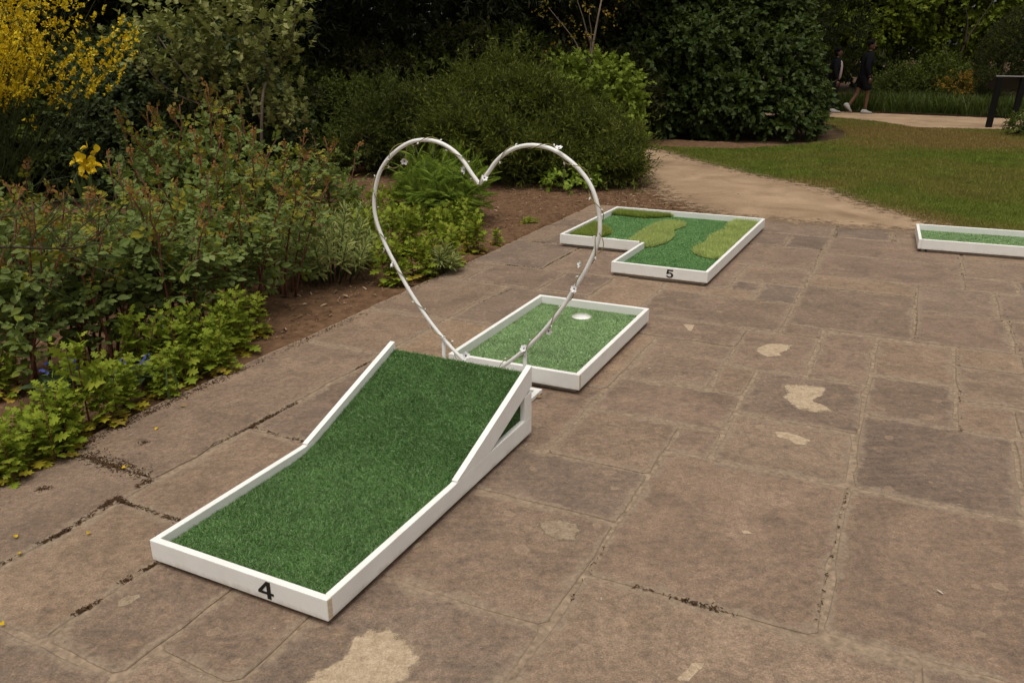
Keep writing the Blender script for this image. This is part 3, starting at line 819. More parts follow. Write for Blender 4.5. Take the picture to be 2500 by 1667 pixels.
def golf_ramp():
    w, l, z0, zt, yb, zr = .7192, 1.4103, .02, .0945, .745, .3315
    t = thing('mini_golf_ramp', 'white framed mini golf ramp numbered 4 with green turf rising toward the heart', 'golf hole', (-.5409, 2.0047, 0), rad(-26.304))
    bev(MB().box((-w, 0, z0), (0, TK, zt)), [M['white']], 'front_board', t)
    # pale bare end of the front board
    MB().box((-.001, .003, z0 + .003), (.0012, TK - .002, zt - .003)).build('board_end', M['endgrain'], t, label='bare wood end of the front board')
    sl = (zr - zt) / (l - yb)
    for s in (0, 1):
        x0, x1 = (-TK, 0) if s == 0 else (-w, -w + TK)
        bev(MB().prism([(TK + .0005, z0), (l, z0), (l, .0995), (yb + .05, .0995), (yb, zt), (TK + .0005, zt)], 'x', x0, x1), [M['white']], 'side_board', t)
        vd = .0935
        ys = yb + (.1005 - zt + vd) / sl
        bev(MB().prism([(yb + .055, .1002), (ys, .1002), (l - .068, zt + sl * (l - .068 - yb) - vd), (l - .0682, zt + sl * (l - .0682 - yb) - vd + .0005), (l, zt + sl * (l - yb) - vd), (l, zr), (yb + .0165, zt + sl * .0165 + .0005)], 'x', x0, x1), [M['white']], 'sloped_rail', t)
        bev(MB().box((x0, l - .068, .1003), (x1, l, zt + sl * (l - .068 - yb) - vd - .0008)), [M['white']], 'upright_post', t, .002)
        for (yy, zz) in ((.10, .055), (.62, .06), (1.37, .06), (1.375, .16), (1.372, .235)):
            obj('screw_filler', screw_me, t, loc=(.0008 if s == 0 else -w - .0008, yy, zz))
    # turf sheet: flat, then up the slope, then over the end
    def zf(x, y):
        y = np.asarray(y)
        bl = .10
        flat = np.full_like(y, .058)
        up = .058 + sl * (y - yb) - .0
        k = np.clip((y - yb + bl) / (2 * bl), 0, 1)
        return np.where(y < yb - bl, flat, np.where(y > yb + bl, up, .058 + sl * bl * k * k))
    ys = np.linspace(TK, l - .004, 40)
    v = []
    for y in ys:
        z = float(zf(0, np.array([y]))[0])
        v += [(-w + TK + .001, y, z), (-TK - .001, y, z)]
    v += [(-w + TK + .001, l - .002, .05), (-TK - .001, l - .002, .05)]
    mb = MB(); mb.add(v, [(2 * i, 2 * i + 1, 2 * i + 3, 2 * i + 2) for i in range(len(ys))])
    mb.build('turf_backing', M['turf_base'], t)
    P = np.column_stack([rng.uniform(-w + TK + .002, -TK - .002, 170000), rng.uniform(TK + .002, l - .003, 170000)])
    b = blades_mb(P, zf, .007, .019, .0018, .0036, 1.5)
    # blades on the end that hangs down
    m = 5000
    E_ = np.column_stack([rng.uniform(-w + TK, -TK, m), np.full(m, l - .003), rng.uniform(.06, .28, m)])
    fr = frames(unit(np.column_stack([rng.normal(0, .5, m), np.full(m, 1.0), rng.normal(0, .5, m)])), rdir(m))
    hh = rng.uniform(.008, .016, m); b.leaves(L_BLADE, E_, fr, np.stack([np.full(m, .0025), hh, hh], 1))
    b.build('turf', M['turf'], t, kind='stuff')
    # turf lining behind the triangular openings
    for x, sgn in ((-TK - .004, 1), (-w + TK + .004, -1)):
        mb = MB()
        mb.add([(x, yb + .2, .03), (x, l - .03, .03), (x, l - .03, .235), (x, yb + .2, .07)], [(0, 1, 2, 3)])
        m = 9000
        yy = rng.uniform(yb + .2, l - .03, m); zz = .04 + rng.uniform(0, 1, m) * (sl * (yy - yb))
        fr = frames(unit(np.column_stack([np.full(m, 1.0 * sgn), rng.normal(0, .8, (m, 2))])), rdir(m))
        hh = rng.uniform(.006, .014, m)
        mb.leaves(L_BLADE, np.column_stack([np.full(m, x), yy, zz]), fr, np.stack([np.full(m, .0028), hh, hh], 1), 1)
        mb.build('turf_lining', [M['turf_base'], M['turf']], t, kind='stuff')
    MB().box((-w + .03, .02, .001), (-.03, l - .03, z0 + .012)).build('base_board', M['ply'], t)
    me = number_mesh(digit4(1, 1)[0], .062, .0605)
    n4 = obj('number', me, t, label='black number 4 on the front board')
    n4.matrix_basis = Matrix.Translation((-.262, -.0012, .0285)) @ Matrix.Rotation(math.pi / 2, 4, 'X')
    return t
plainwhite = plain('filler_white', (.86, .85, .84), .5, .3)
_a = np.arange(8) * math.pi / 4
screw_me = MB().add([(0, .0045 * math.cos(q), .0045 * math.sin(q)) for q in _a], [tuple(range(8))]).mesh('screw_filler', [plainwhite])
golf_ramp()

def board_path(t, pts, z0, zt, closed=True):
    # boards along an outline walked counter-clockwise (outside on the right)
    n = len(pts)
    for i in range(n):
        a, b = Vector(pts[i]), Vector(pts[(i + 1) % n])
        p = Vector(pts[i - 1]); q = Vector(pts[(i + 2) % n])
        d = (b - a).normalized(); nrm = Vector((-d.y, d.x))
        ca = (a - p).normalized().cross(d) if 1 else 0
        cb = d.cross((q - b).normalized())
        # alternate: even boards run full length, odd boards are trimmed between them
        ea = 0.0; eb = 0.0
        if i % 2:
            ea = TK + .0006 if ca > 0 else -.0006 * 0
            eb = TK + .0006 if cb > 0 else 0
        else:
            ea = 0 if ca > 0 else TK + .0006
            eb = 0 if cb > 0 else TK + .0006
        A, B = a + d * ea, b - d * eb
        pl = [A, B, B + nrm * TK, A + nrm * TK]
        bev(MB().prism([(v.x, v.y) for v in pl], 'z', z0, zt), [M['white']], 'frame_board', t)

def hole_disc(x, y, z, r, t, mat):
    a = np.arange(32) * 2 * math.pi / 32
    mb = MB()
    n = 32
    v = [(x + r * math.cos(q), y + r * math.sin(q), zz) for zz in (z + .024, z) for q in a]
    mb.add(v, [(i, (i + 1) % n, n + (i + 1) % n, n + i) for i in range(n)] + [tuple(range(n, 2 * n))])
    return mb.build('hole_cup', mat, t)
def turf_floor(t, poly, z, mat, nbl, hole=None, h=(.007, .016), w=(.0018, .0034), name='turf'):
    me = bpy.data.meshes.new('turf_backing')
    loop = list(poly)
    if hole:                                  # cut the cup out of the backing with a keyhole
        a0 = max(range(len(poly)), key=lambda i: (poly[i][1], poly[i][0]))
        ang0 = math.atan2(poly[a0][1] - hole[1], poly[a0][0] - hole[0])
        ring_ = [(hole[0] + hole[2] * math.cos(ang0 - k * math.pi / 14), hole[1] + hole[2] * math.sin(ang0 - k * math.pi / 14)) for k in range(28)]
        loop = loop[:a0 + 1] + ring_ + [ring_[0]] + loop[a0:]
    me.from_pydata([(x, y, z) for x, y in loop], [], [tuple(range(len(loop)))])
    me.materials.append(M['turf_base']); me.update()
    if me.polygons[0].normal.z < 0: me.flip_normals()
    obj('turf_backing', me, t)
    P = scatter_poly(poly, nbl)
    if hole:
        P = P[np.hypot(P[:, 0] - hole[0], P[:, 1] - hole[1]) > hole[2]]
    blades_mb(P, z, *h, *w, 1.4).build(name, mat, t, kind='stuff')

def golf_green():
    w, l, z0, zt = .7263, 1.1999, .025, .106
    t = thing('mini_golf_green', 'white framed mini golf putting tray with white hole in green turf behind the heart', 'golf hole', (.3253, 3.7169, 0), rad(-25.247))
    board_path(t, [(-w, 0), (0, 0), (0, l), (-w, l)], z0, zt)
    MB().box((-.001, .003, z0 + .003), (.0012, TK - .002, zt - .003)).build('board_end', M['endgrain'], t, label='bare wood end of the front board')
    poly = [(-w + TK, TK), (-TK, TK), (-TK, l - TK), (-w + TK, l - TK)]
    inv = (Matrix.Translation((.3253, 3.7169, 0)) @ Matrix.Rotation(rad(-25.247), 4, 'Z')).inverted()
    hc = inv @ G(1420, 769, .068)
    turf_floor(t, poly, .055, M['turf2'], 95000, (hc.x, hc.y, .060))
    hole_disc(hc.x, hc.y, .0362, .062, t, plainwhite)
    MB().box((-w + .03, .03, .001), (-.03, l - .03, z0 + .01)).build('base_board', M['ply'], t)
golf_green()

def golf_dogleg():
    ox, oy, yaw = 1.385, 5.651, rad(-26.535)
    w, l, wn, ln, z0, zt = 1.4488, 2.1597, .7219, .7221, .025, .106
    t = thing('mini_golf_dogleg', 'white L-shaped mini golf hole numbered 5 with lime rough turf patches', 'golf hole', (ox, oy, 0), yaw)
    outline = [(-wn, 0), (0, 0), (0, l), (-w, l), (-w, ln), (-wn, ln)]
    board_path(t, outline, z0, zt)
    k = TK
    poly = [(-wn + k, k), (-k, k), (-k, l - k), (-w + k, l - k), (-w + k, ln + k), (-wn + k, ln + k)]
    inv = (Matrix.Translation((ox, oy, 0)) @ Matrix.Rotation(yaw, 4, 'Z')).inverted()
    def loc(L, z):
        return [tuple((inv @ G(x, y, z))[:2]) for x, y in L]
    hc = inv @ G(1492, 583, .066)
    turf_floor(t, poly, .055, M['turf5'], 130000, (hc.x, hc.y, .056), (.005, .011), (.002, .0042))
    hole_disc(hc.x, hc.y, .0362, .058, t, plainwhite)
    MB().prism([(-wn + .03, .03), (-.03, .03), (-.03, l - .03), (-w + .03, l - .03), (-w + .03, ln + .03), (-wn + .03, ln + .03)], 'z', .001, z0 + .01).build('base_board', M['ply'], t)
    s = 3.6185
    def cp(L): return [(1300 + x / s, 470 + y / s) for x, y in L]
    rough = [('rough_lime', 'long lime turf patch in the middle of the dogleg', cp([(845, 425), (900, 395), (960, 345), (1040, 300), (1110, 265), (1200, 252), (1290, 255), (1345, 268), (1345, 288), (1290, 305), (1245, 325), (1238, 365), (1235, 395), (1170, 435), (1070, 465), (985, 472), (975, 445)])),
             ('rough_lime', 'long lime turf patch along the right board', cp([(1720, 290), (1740, 268), (1810, 235), (1870, 228), (2008, 240), (1900, 345), (1800, 440), (1665, 575), (1600, 572), (1520, 560), (1440, 530), (1420, 505), (1450, 475), (1535, 440), (1560, 390), (1640, 350), (1715, 318)])),
             ('rough_green', 'long dark green turf strip along the back board', cp([(705, 185), (760, 135), (1240, 172), (1238, 200), (1120, 210), (1010, 212), (900, 205), (800, 192)])),
             ('rough_green', 'long green turf corner beside the hole', cp([(290, 365), (390, 310), (500, 255), (560, 262), (640, 300), (692, 340), (680, 360), (600, 380), (500, 385), (400, 375)]))]
    for mt, lab, L in rough:
        P0 = loc(L, .075)
        # keep it inside the boards
        P0 = [(min(max(x, -w + k + .004), -k - .004), min(y, l - k - .004)) for x, y in P0]
        P0 = [(x, y) if (x > -wn + k + .002 or y > ln + k + .004) else (x, ln + k + .004) if x < -wn else (x, y) for x, y in P0]
        P = scatter_poly(P0, 16000)
        b = blades_mb(P, .06, .026, .052, .0035, .0075, .75)
        b.add([(x, y, .062) for x, y in P0], [tuple(range(len(P0)))])
        b.build('rough_patch', M[mt], t, kind='stuff', label=lab)
    me = number_mesh(five_poly(), .060, .060)
    n5 = obj('number', me, t, label='black number 5 on the front board')
    n5.matrix_basis = Matrix.Translation((-.303, -.0012, .034)) @ Matrix.Rotation(math.pi / 2, 4, 'X')
golf_dogleg()

def golf_lane():
    ox, oy, yaw = 3.3557, 6.688, rad(-23.087)
    wd, l, z0, zt = .6875, 1.9, .025, .106
    t = thing('mini_golf_lane', 'white framed mini golf lane with green turf cut by the right edge', 'golf hole', (ox, oy, 0), yaw)
    board_path(t, [(0, wd), (0, 0), (l, 0), (l, wd)], z0, zt)
    turf_floor(t, [(TK, TK), (l - TK, TK), (l - TK, wd - TK), (TK, wd - TK)], .055, M['turf2'], 60000, None, (.006, .013), (.0022, .0045))
    MB().box((.075, .03, .001), (l - .03, wd - .03, z0 + .01)).build('base_board', M['ply'], t)
    MB().box((.03, .03, .001), (.058, wd - .03, z0 + .01)).build('base_batten', M['ply'], t)
golf_lane()

# ================================================================== heart arch and its garland
HU, HV = -1.77, 3.3
def heart_pts():
    half = [(0, 1.024), (.043, 1.074), (.08, 1.122), (.125, 1.162), (.178, 1.190), (.232, 1.204), (.286, 1.206), (.347, 1.196), (.405, 1.170), (.457, 1.135), (.503, 1.092), (.54, 1.04), (.565, .976), (.578, .915), (.58, .854), (.568, .794), (.545, .734), (.514, .668), (.472, .597), (.424, .512), (.366, .43), (.30, .345), (.215, .255), (.155, .2), (.096, .152), (.0, .075)]
    return half
def smooth(P, k=6):
    P = np.asarray(P, float); out = []
    n = len(P)
    for i in range(n - 1):
        p0, p1, p2, p3 = P[max(i - 1, 0)], P[i], P[i + 1], P[min(i + 2, n - 1)]
        for j in range(k):
            t = j / k
            out.append(.5 * (2 * p1 + (p2 - p0) * t + (2 * p0 - 5 * p1 + 4 * p2 - p3) * t * t + (3 * p1 - p0 - 3 * p2 + p3) * t ** 3))
    out.append(P[-1])
    return np.array(out)
heart = thing('heart_arch', 'tall white heart shaped metal arch standing between the ramp and the green', 'heart arch', W(HU, HV, 0), YAW)
hp = smooth(heart_pts(), 5)
for s in (-1, 1):
    MB().tube([(s * x, 0, z) for x, z in hp], .0093, 14).build('heart_tube', M['tube_white'], heart, True)
    MB().tube([(s * .222, .012, .012), (s * .222, .012, .262)], .0095, 12).build('post', M['tube_white'], heart, True)
for nm, a, b in (('base_bar', (-.26, .105, .001), (.26, .135, .021)), ('base_bar', (-.26, -.13, .001), (.26, -.10, .021)), ('base_bar', (-.26, -.0995, .001), (-.23, .1045, .021)), ('base_bar', (.23, -.0995, .001), (.26, .1045, .021)), ('base_bar', (-.2295, -.004, .001), (.2295, .028, .018))):
    bev(MB().box(a, b), [M['tube_white']], nm, heart, .002)

M['vine'] = leaf_mat('garland_wire', [(.20, .19, .07), (.26, .22, .09)], .6, 0)
M['petal_white'] = plain('white_silk_petal', (.80, .80, .82), .6, .2, .06, 80)
M['dark_eye'] = plain('dark_flower_eye', (.02, .018, .03), .6, .2)
gar = thing('flower_garland', 'thin green wire garland with white flowers and buds wound round the heart', 'garland', W(HU, HV, 0), YAW)
full = np.concatenate([np.column_stack([-hp[::-1, 0], np.zeros(len(hp)), hp[::-1, 1]]), np.column_stack([hp[1:, 0], np.zeros(len(hp) - 1), hp[1:, 1]])])
seg = np.concatenate([[0], np.cumsum(np.linalg.norm(np.diff(full, axis=0), axis=1))])
def on_heart(s):
    return np.stack([np.interp(s, seg, full[:, i]) for i in range(3)], -1)
S_ = np.arange(.04, seg[-1] - .04, .012)
C_ = on_heart(S_)
Tn = unit(np.gradient(C_, axis=0)); B_ = np.array([0, 1.0, 0]); Nn = np.cross(Tn, B_)
ph = S_ * 2 * math.pi / .19 + .8 * np.sin(S_ * 3.1)
rr = .0135 + .007 * np.clip(np.sin(S_ * 5.3 + 1), 0, 1)
vine = C_ + rr[:, None] * (np.cos(ph)[:, None] * Nn + np.sin(ph)[:, None] * B_)
MB().tube(vine, .0019, 5).build('vine', M['vine'], gar, True)
def hloc(cx, cy, dv=-.02):                 # photo pixel (zoomed crop) onto the plane of the heart
    d = ray(850 + cx / 2.3053, 300 + cy / 2.3053)
    du, dv_ = d.x * CY + d.y * SY, -d.x * SY + d.y * CY
    t = (HV + dv) / dv_
    return np.array([du * t - HU, dv, CAMH + d.z * t])
for L in ([(335, 125), (325, 170), (315, 215), (285, 245), (252, 257), (215, 240), (190, 262)], [(1412, 620), (1432, 655), (1437, 690), (1425, 720), (1405, 738)]):
    MB().tube(smooth([hloc(*p) for p in L], 5), .002, 5).build('vine', M['vine'], gar, True)
def flower_mesh():
    mb = MB()
    for k in range(6):
        a = k * math.pi / 3 + rng.uniform(-.15, .15)
        fr = frames(np.array([[math.cos(a), math.sin(a), .25 + rng.uniform(-.15, .25)]]), np.array([[0, 0, 1.0]]))
        mb.leaves(leaf_oval(.4, .06, -.1), np.zeros((1, 3)), fr, .021)
    return mb.mesh('flower', [M['petal_white']])
def eye_mesh():
    mb = MB()
    a = np.arange(8) * math.pi / 4
    mb.add([(.004 * math.cos(q), .004 * math.sin(q), .003) for q in a] + [(0, 0, .0065)], [(i, (i + 1) % 8, 8) for i in range(8)])
    return mb.mesh('eye', [M['dark_eye']])
fm, em = [flower_mesh() for _ in range(3)], eye_mesh()
def orient(p, d, sc=1.0):
    q = Vector(d).normalized().to_track_quat('Z', 'Y').to_matrix().to_4x4()
    return Matrix.Translation(Vector(p)) @ q @ Matrix.Rotation(random.uniform(0, 6.28), 4, 'Z') @ Matrix.Scale(sc, 4)
for k, (cx, cy, d) in enumerate([(316, 216, (.6, -1, -.4)), (655, 265, (-.6, -1, -.1)), (1186, 146, (.1, -.4, 1)), (766, 312, (.5, -.6, .6)), (206, 716, (-.9, -.7, .2)), (253, 796, (-.6, -.7, .5)), (1308, 798, (-.9, -.8, .3)), (1272, 935, (0, -1, .4)), (1126, 1170, (.9, -.6, -.2)), (990, 1270, (-.2, -1, .8)), (662, 1310, (.6, -.8, .5))]):
    f_ = obj('flower', fm[k % 3], gar, mw=orient(hloc(cx, cy, -.024), d, random.uniform(.85, 1.1)))
    obj('eye', em, f_)
mb = MB(); mb.tube([(0, 0, 0), (0, 0, .004), (0, 0, .009), (0, 0, .013)], [.0012, .0034, .003, .0008], 6)
bud = mb.mesh('bud', [M['petal_white']], True)
for k in range(54):
    s = (k + .5) / 54 * (seg[-1] - .16) + .08 + random.uniform(-.02, .02)
    i = int(np.argmin(abs(S_ - s)))
    d = vine[i] - C_[i] + Tn[i] * random.uniform(-.02, .02)
    obj('bud', bud, gar, mw=orient(vine[i], d, random.uniform(.8, 1.25)))

# ================================================================== planting
UP = np.array([0, 0, 1.0])
def lobe_points(lobes, n, squash=.93):
    """points on the outside of a union of ellipsoids, with outward normals"""
    C = np.array([l[0] for l in lobes], float); R = np.array([l[1] if hasattr(l[1], '__len__') else (l[1],) * 3 for l in lobes], float)
    A = (R[:, 0] * R[:, 1] + R[:, 0] * R[:, 2] + R[:, 1] * R[:, 2])
    P, Nn = np.zeros((0, 3)), np.zeros((0, 3))
    while len(P) < n:
        k = rng.choice(len(C), n * 2, p=A / A.sum())
        d = rdir(n * 2)
        p = C[k] + d * R[k]
        nn = unit(d / R[k])
        keep = p[:, 2] > .02
        for j in range(len(C)):
            q = (((p - C[j]) / (R[j] * squash)) ** 2).sum(1)
            keep &= (q > 1) | (k == j)
        P = np.concatenate([P, p[keep]]); Nn = np.concatenate([Nn, nn[keep]])
    return P[:n], Nn[:n]
def lobes_in(c, r, k, rl, seed, zmin=.1):
    """random lobes filling an ellipsoid: c centre, r radii, rl lobe radius range"""
    q = np.random.default_rng(seed)
    out = []
    for _ in range(k):
        d = unit(q.normal(size=3)) * q.uniform(.35, 1) ** .5
        rr = q.uniform(*rl)
        p = np.array(c) + d * (np.array(r) - rr * .75)
        p[2] = max(p[2], zmin + rr * .55)
        out.append((p, (rr * q.uniform(.85, 1.2), rr * q.uniform(.85, 1.2), rr * q.uniform(.7, 1.0))))
    return out
def shoots(mb, P, Dr, length, k, tpl, size, spread=1.0, sag=0.0, mat=0, stem=None, nrm_up=.6, taper=.35, jit=.25):
    """leafy shoots: each starts at P along Dr and carries k leaves in a spiral"""
    m = len(P)
    length = np.broadcast_to(np.asarray(length, float), (m,))
    Dr = unit(Dr)
    fr = frames(Dr, rdir(m))
    x, z = fr[:, :, 0], fr[:, :, 2]
    a0 = rng.uniform(0, 6.28, m)
    for j in range(k):
        t = (j + .7) / k
        a = a0 + j * 2.4
        rd = np.cos(a)[:, None] * x + np.sin(a)[:, None] * z
        pos = P + Dr * (length * t)[:, None] + UP * (-sag * length * t * t)[:, None]
        d = Dr * (.45 + .7 * t) + rd * spread * (1.15 - .6 * t) + rng.normal(0, jit, (m, 3)) - UP * sag * .8
        nn = UP * nrm_up + Dr * .5 + rng.normal(0, .3, (m, 3))
        s = np.asarray(size) * rng.uniform(.7, 1.2, m) * (1 - taper * t)
        mb.leaves(tpl, pos, frames(d, nn), s, mat)
    if stem is not None:
        r, smat = stem
        w = np.cross(Dr, UP + rng.normal(0, .1, (m, 3))); w = unit(w) * r
        e = P + Dr * length[:, None] - UP * (sag * length)[:, None]
        v = np.stack([P - w, P + w, e], 1).reshape(-1, 3)
        mb.add(v, np.arange(m * 3).reshape(-1, 3), smat)
    return mb
def limb(a, b, r0, r1, wob=.06, n=6, k=7):
    a, b = np.asarray(a, float), np.asarray(b, float)
    L = np.linalg.norm(b - a)
    t = np.linspace(0, 1, n)[:, None]
    p = a + (b - a) * t + rng.normal(0, wob * L / n, (n, 3)) * np.sin(t * math.pi)
    p[:, 2] += np.sin(t[:, 0] * math.pi) * L * .05
    return p, np.linspace(r0, r1, n)
def shrub(name, label, cat, base, lobes, n, k, tpl, size, length, fmat, bark, nstem=6, spread=1.0, sag=.0, group=None, r0=.03, inner=.35, stem=None, nrm_up=.6, extra_dir=.25):
    base = Vector((base[0], base[1], 0))
    t = thing(name, label, cat, base, 0, group)
    off = np.array(base)
    L0 = [(np.array(c) - off, r) for c, r in lobes]
    for i in range(nstem):
        c, r = L0[i % len(L0)]
        p, rr = limb(rng.normal(0, .08 + r0, 3) * (1, 1, 0) - (0, 0, .03), np.array(c) + rng.normal(0, .15, 3), r0 * rng.uniform(.7, 1.1), r0 * .3)
        MB().tube(p, rr, 6).build('stem', bark, t, True)
    mb = MB()
    P, Nn = lobe_points(L0, n)
    ln = rng.uniform(.6, 1.3, n) * length
    Dr = Nn + UP * extra_dir + rng.normal(0, .45, (n, 3))
    P = P - Nn * (ln * rng.uniform(.3, 1.0, n))[:, None]
    ni = int(n * inner)
    P[:ni] -= Nn[:ni] * rng.uniform(0, length * 2.5, (ni, 1))
    ok = P[:, 2] > .0
    shoots(mb, P[ok], Dr[ok], ln[ok], k, tpl, size, spread, sag, 0, stem, nrm_up)
    mb.build('foliage', [fmat, bark], t, kind='stuff')
    return t

B = {}
B['bark'] = plain('bark_brown', (.06, .045, .032), .9, .1, .4, 40, .6)
B['bark_pale'] = plain('bark_pale', (.19, .15, .115), .9, .1, .3, 30, .5)
B['bark_dark'] = plain('bark_dark', (.022, .017, .013), .9, .1, .4, 40, .6)
B['cane'] = plain('rose_cane', (.13, .048, .03), .7, .25, .4, 50)
B['green_stem'] = plain('green_stem', (.07, .09, .035), .7, .2, .3, 40)
F = {}
F['rose'] = leaf_mat('rose_leaf', [(.125, .175, .046), (.19, .245, .068), (.145, .20, .055), (.25, .30, .105), (.10, .145, .04), (.24, .275, .046)], .55, .32, .2)
F['rose_young'] = leaf_mat('rose_young_leaf', [(.24, .25, .03), (.30, .27, .035), (.20, .20, .03), (.30, .20, .04)], .55, .3, .25)
F['rose_red'] = leaf_mat('rose_red_leaf', [(.24, .10, .03), (.28, .15, .035), (.18, .085, .03), (.26, .19, .04)], .55, .3, .25)
F['lobed'] = leaf_mat('lobed_leaf', [(.20, .265, .024), (.28, .34, .036), (.165, .225, .022), (.34, .37, .046)], .6, .3, .2)
F['lobed_yellow'] = leaf_mat('lobed_yellow_leaf', [(.42, .36, .035), (.36, .33, .035), (.48, .31, .06), (.28, .30, .035)], .6, .3, .2)
F['spurge'] = leaf_mat('spurge_leaf', [(.24, .28, .085), (.33, .355, .11), (.195, .235, .072), (.43, .44, .16)], .65, .25, .2)
F['fern'] = leaf_mat('feathery_leaf', [(.16, .245, .028), (.23, .32, .04), (.13, .205, .025), (.28, .36, .055)], .6, .3, .2)
F['mid'] = leaf_mat('mid_shrub_leaf', [(.052, .066, .012), (.09, .108, .017), (.036, .047, .010), (.165, .185, .028), (.068, .08, .015)], .55, .28, .2)
F['bright_lobed'] = leaf_mat('bright_maple_leaf', [(.17, .23, .028), (.22, .28, .04), (.13, .18, .022)], .55, .3, .2)
F['lilac'] = leaf_mat('heart_leaf', [(.036, .058, .013), (.056, .085, .018), (.028, .045, .011), (.088, .12, .028)], .5, .22, .35)
F['evergreen'] = leaf_mat('evergreen_leaf', [(.042, .060, .022), (.064, .086, .030), (.032, .046, .017), (.09, .11, .042)], .5, .15, .25)
F['grey_lobed'] = leaf_mat('grey_green_leaf', [(.25, .27, .085), (.32, .33, .115), (.20, .22, .07), (.39, .385, .16)], .65, .3, .2)
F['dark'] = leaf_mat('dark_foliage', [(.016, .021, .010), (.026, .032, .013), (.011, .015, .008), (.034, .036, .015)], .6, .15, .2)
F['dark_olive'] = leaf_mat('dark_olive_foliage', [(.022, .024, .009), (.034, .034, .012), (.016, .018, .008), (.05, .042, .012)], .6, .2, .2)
F['far_light'] = leaf_mat('light_tree_leaf', [(.125, .165, .016), (.18, .22, .022), (.095, .13, .014), (.23, .27, .032)], .55, .32, .25)
F['far_mid'] = leaf_mat('mid_tree_leaf', [(.064, .086, .016), (.092, .116, .021), (.048, .066, .014)], .55, .28, .25)
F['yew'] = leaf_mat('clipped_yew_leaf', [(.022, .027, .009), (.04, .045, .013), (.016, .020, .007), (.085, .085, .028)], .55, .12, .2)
F['broom'] = leaf_mat('broom_stem', [(.045, .065, .022), (.065, .085, .03), (.035, .05, .02), (.09, .105, .05)], .6, .1, .3)
F['broom_flower'] = leaf_mat('broom_flower', [(.86, .62, .02), (.92, .70, .035), (.74, .48, .015), (.95, .78, .08)], .5, .35, .2)
F['blue'] = leaf_mat('blue_petal', [(.05, .07, .30), (.08, .10, .36)], .5, .2, .2)
F['big_leaf'] = leaf_mat('broad_leaf', [(.055, .085, .032), (.07, .10, .04), (.045, .07, .028)], .55, .25, .3)
F['iris'] = leaf_mat('strap_leaf', [(.07, .11, .03), (.09, .13, .04), (.05, .09, .03)], .5, .25, .35)
F['reed'] = leaf_mat('reed_leaf', [(.055, .085, .017), (.08, .115, .024), (.045, .07, .016), (.12, .13, .05)], .5, .3, .3)
F['orange'] = leaf_mat('orange_bloom', [(.26, .14, .02), (.30, .18, .03)], .6, .2, .2)
F['white_bloom'] = leaf_mat('white_bloom', [(.5, .5, .42), (.6, .6, .5)], .6, .2, .2)

# ------------------------------------------------------------------ roses: canes with pinnate leaves, shared between bushes
def pinnate(mb, pos, d, size, mat, nl=5):
    """one compound leaf: pairs of oval leaflets along a rachis"""
    fr = frames(d[None], (UP + rng.normal(0, .38, 3))[None])[0]
    x, y, z = fr[:, 0], fr[:, 1], fr[:, 2]
    spots = [(1.0, 0)]
    for q in range(nl // 2):
        t = .72 - q * .27
        spots += [(t, 1), (t, -1)]
    P, Dd, S = [], [], []
    for t, s in spots:
        P.append(pos + y * size * t - UP * size * .14 * t * t)
        Dd.append(y * (1 if s == 0 else .55) + x * s * .95 - UP * rng.uniform(.05, .45))
        S.append(size * (.52 if s == 0 else .46) * rng.uniform(.85, 1.1))
    mb.leaves(L_OVAL, np.array(P), frames(np.array(Dd), z[None] + rng.normal(0, .18, (len(P), 3))), np.array(S), mat)
def cane_variant(h, lean, seed):
    q = np.random.default_rng(seed)
    n = 9
    t = np.linspace(0, 1, n)
    a = q.uniform(0, 6.28)
    P = np.stack([np.cos(a) * lean * t ** 1.6 * h, np.sin(a) * lean * t ** 1.6 * h, h * t * (1 - .12 * lean * t)], 1) + q.normal(0, .012, (n, 3)) * t[:, None]
    st, fo = MB(), MB()
    st.tube(P, np.linspace(.0095, .004, n), 5)
    def at(s): return np.array([np.interp(s, t, P[:, i]) for i in range(3)])
    axes = [(P, t, h, .16, 1.0)]
    for b in range(4):
        s0 = q.uniform(.28, .75)
        o = at(s0)
        aa = q.uniform(0, 6.28)
        L = q.uniform(.16, .32) * h
        dd = unit(np.array([np.cos(aa), np.sin(aa), q.uniform(.8, 1.5)]))
        tt = np.linspace(0, 1, 5)
        Q = o + dd * (L * tt)[:, None]; Q[:, 2] += .03 * tt ** 2
        st.tube(Q, np.linspace(.0035, .0018, 5), 4)
        axes.append((Q, tt, L, .25, 1.0))
    for Q, tt, L, s0, s1 in axes:
        k = max(5, int(L * (1 - s0) / .040))
        for j in range(k):
            s = s0 + (s1 - s0) * (j + .5) / k
            o = np.array([np.interp(s, tt, Q[:, i]) for i in range(3)])
            aa = j * 2.4 + q.uniform(-.4, .4)
            d = np.array([np.cos(aa), np.sin(aa), .25 + .5 * s + (1.1 if s > .85 else 0)])
            zrel = o[2] / h
            red = zrel > .84 and q.random() < .42 + (zrel - .84) * 4
            young = not red and zrel > .55 and q.random() < .16 + (zrel - .55) * .9
            tip = 1 - .62 * max(0.0, (zrel - .66) / .34)
            pinnate(fo, o, unit(d), .115 * tip * q.uniform(.55, 1.3), 2 if red else 1 if young else 0, 5 if q.random() < .7 else 7)
    return st.mesh('cane', [B['cane']], True), fo.mesh('leaves', [F['rose'], F['rose_young'], F['rose_red']])
CANES = [cane_variant(1.0, l, 40 + i) for i, l in enumerate((.08, .16, .28, .12, .36, .2))]
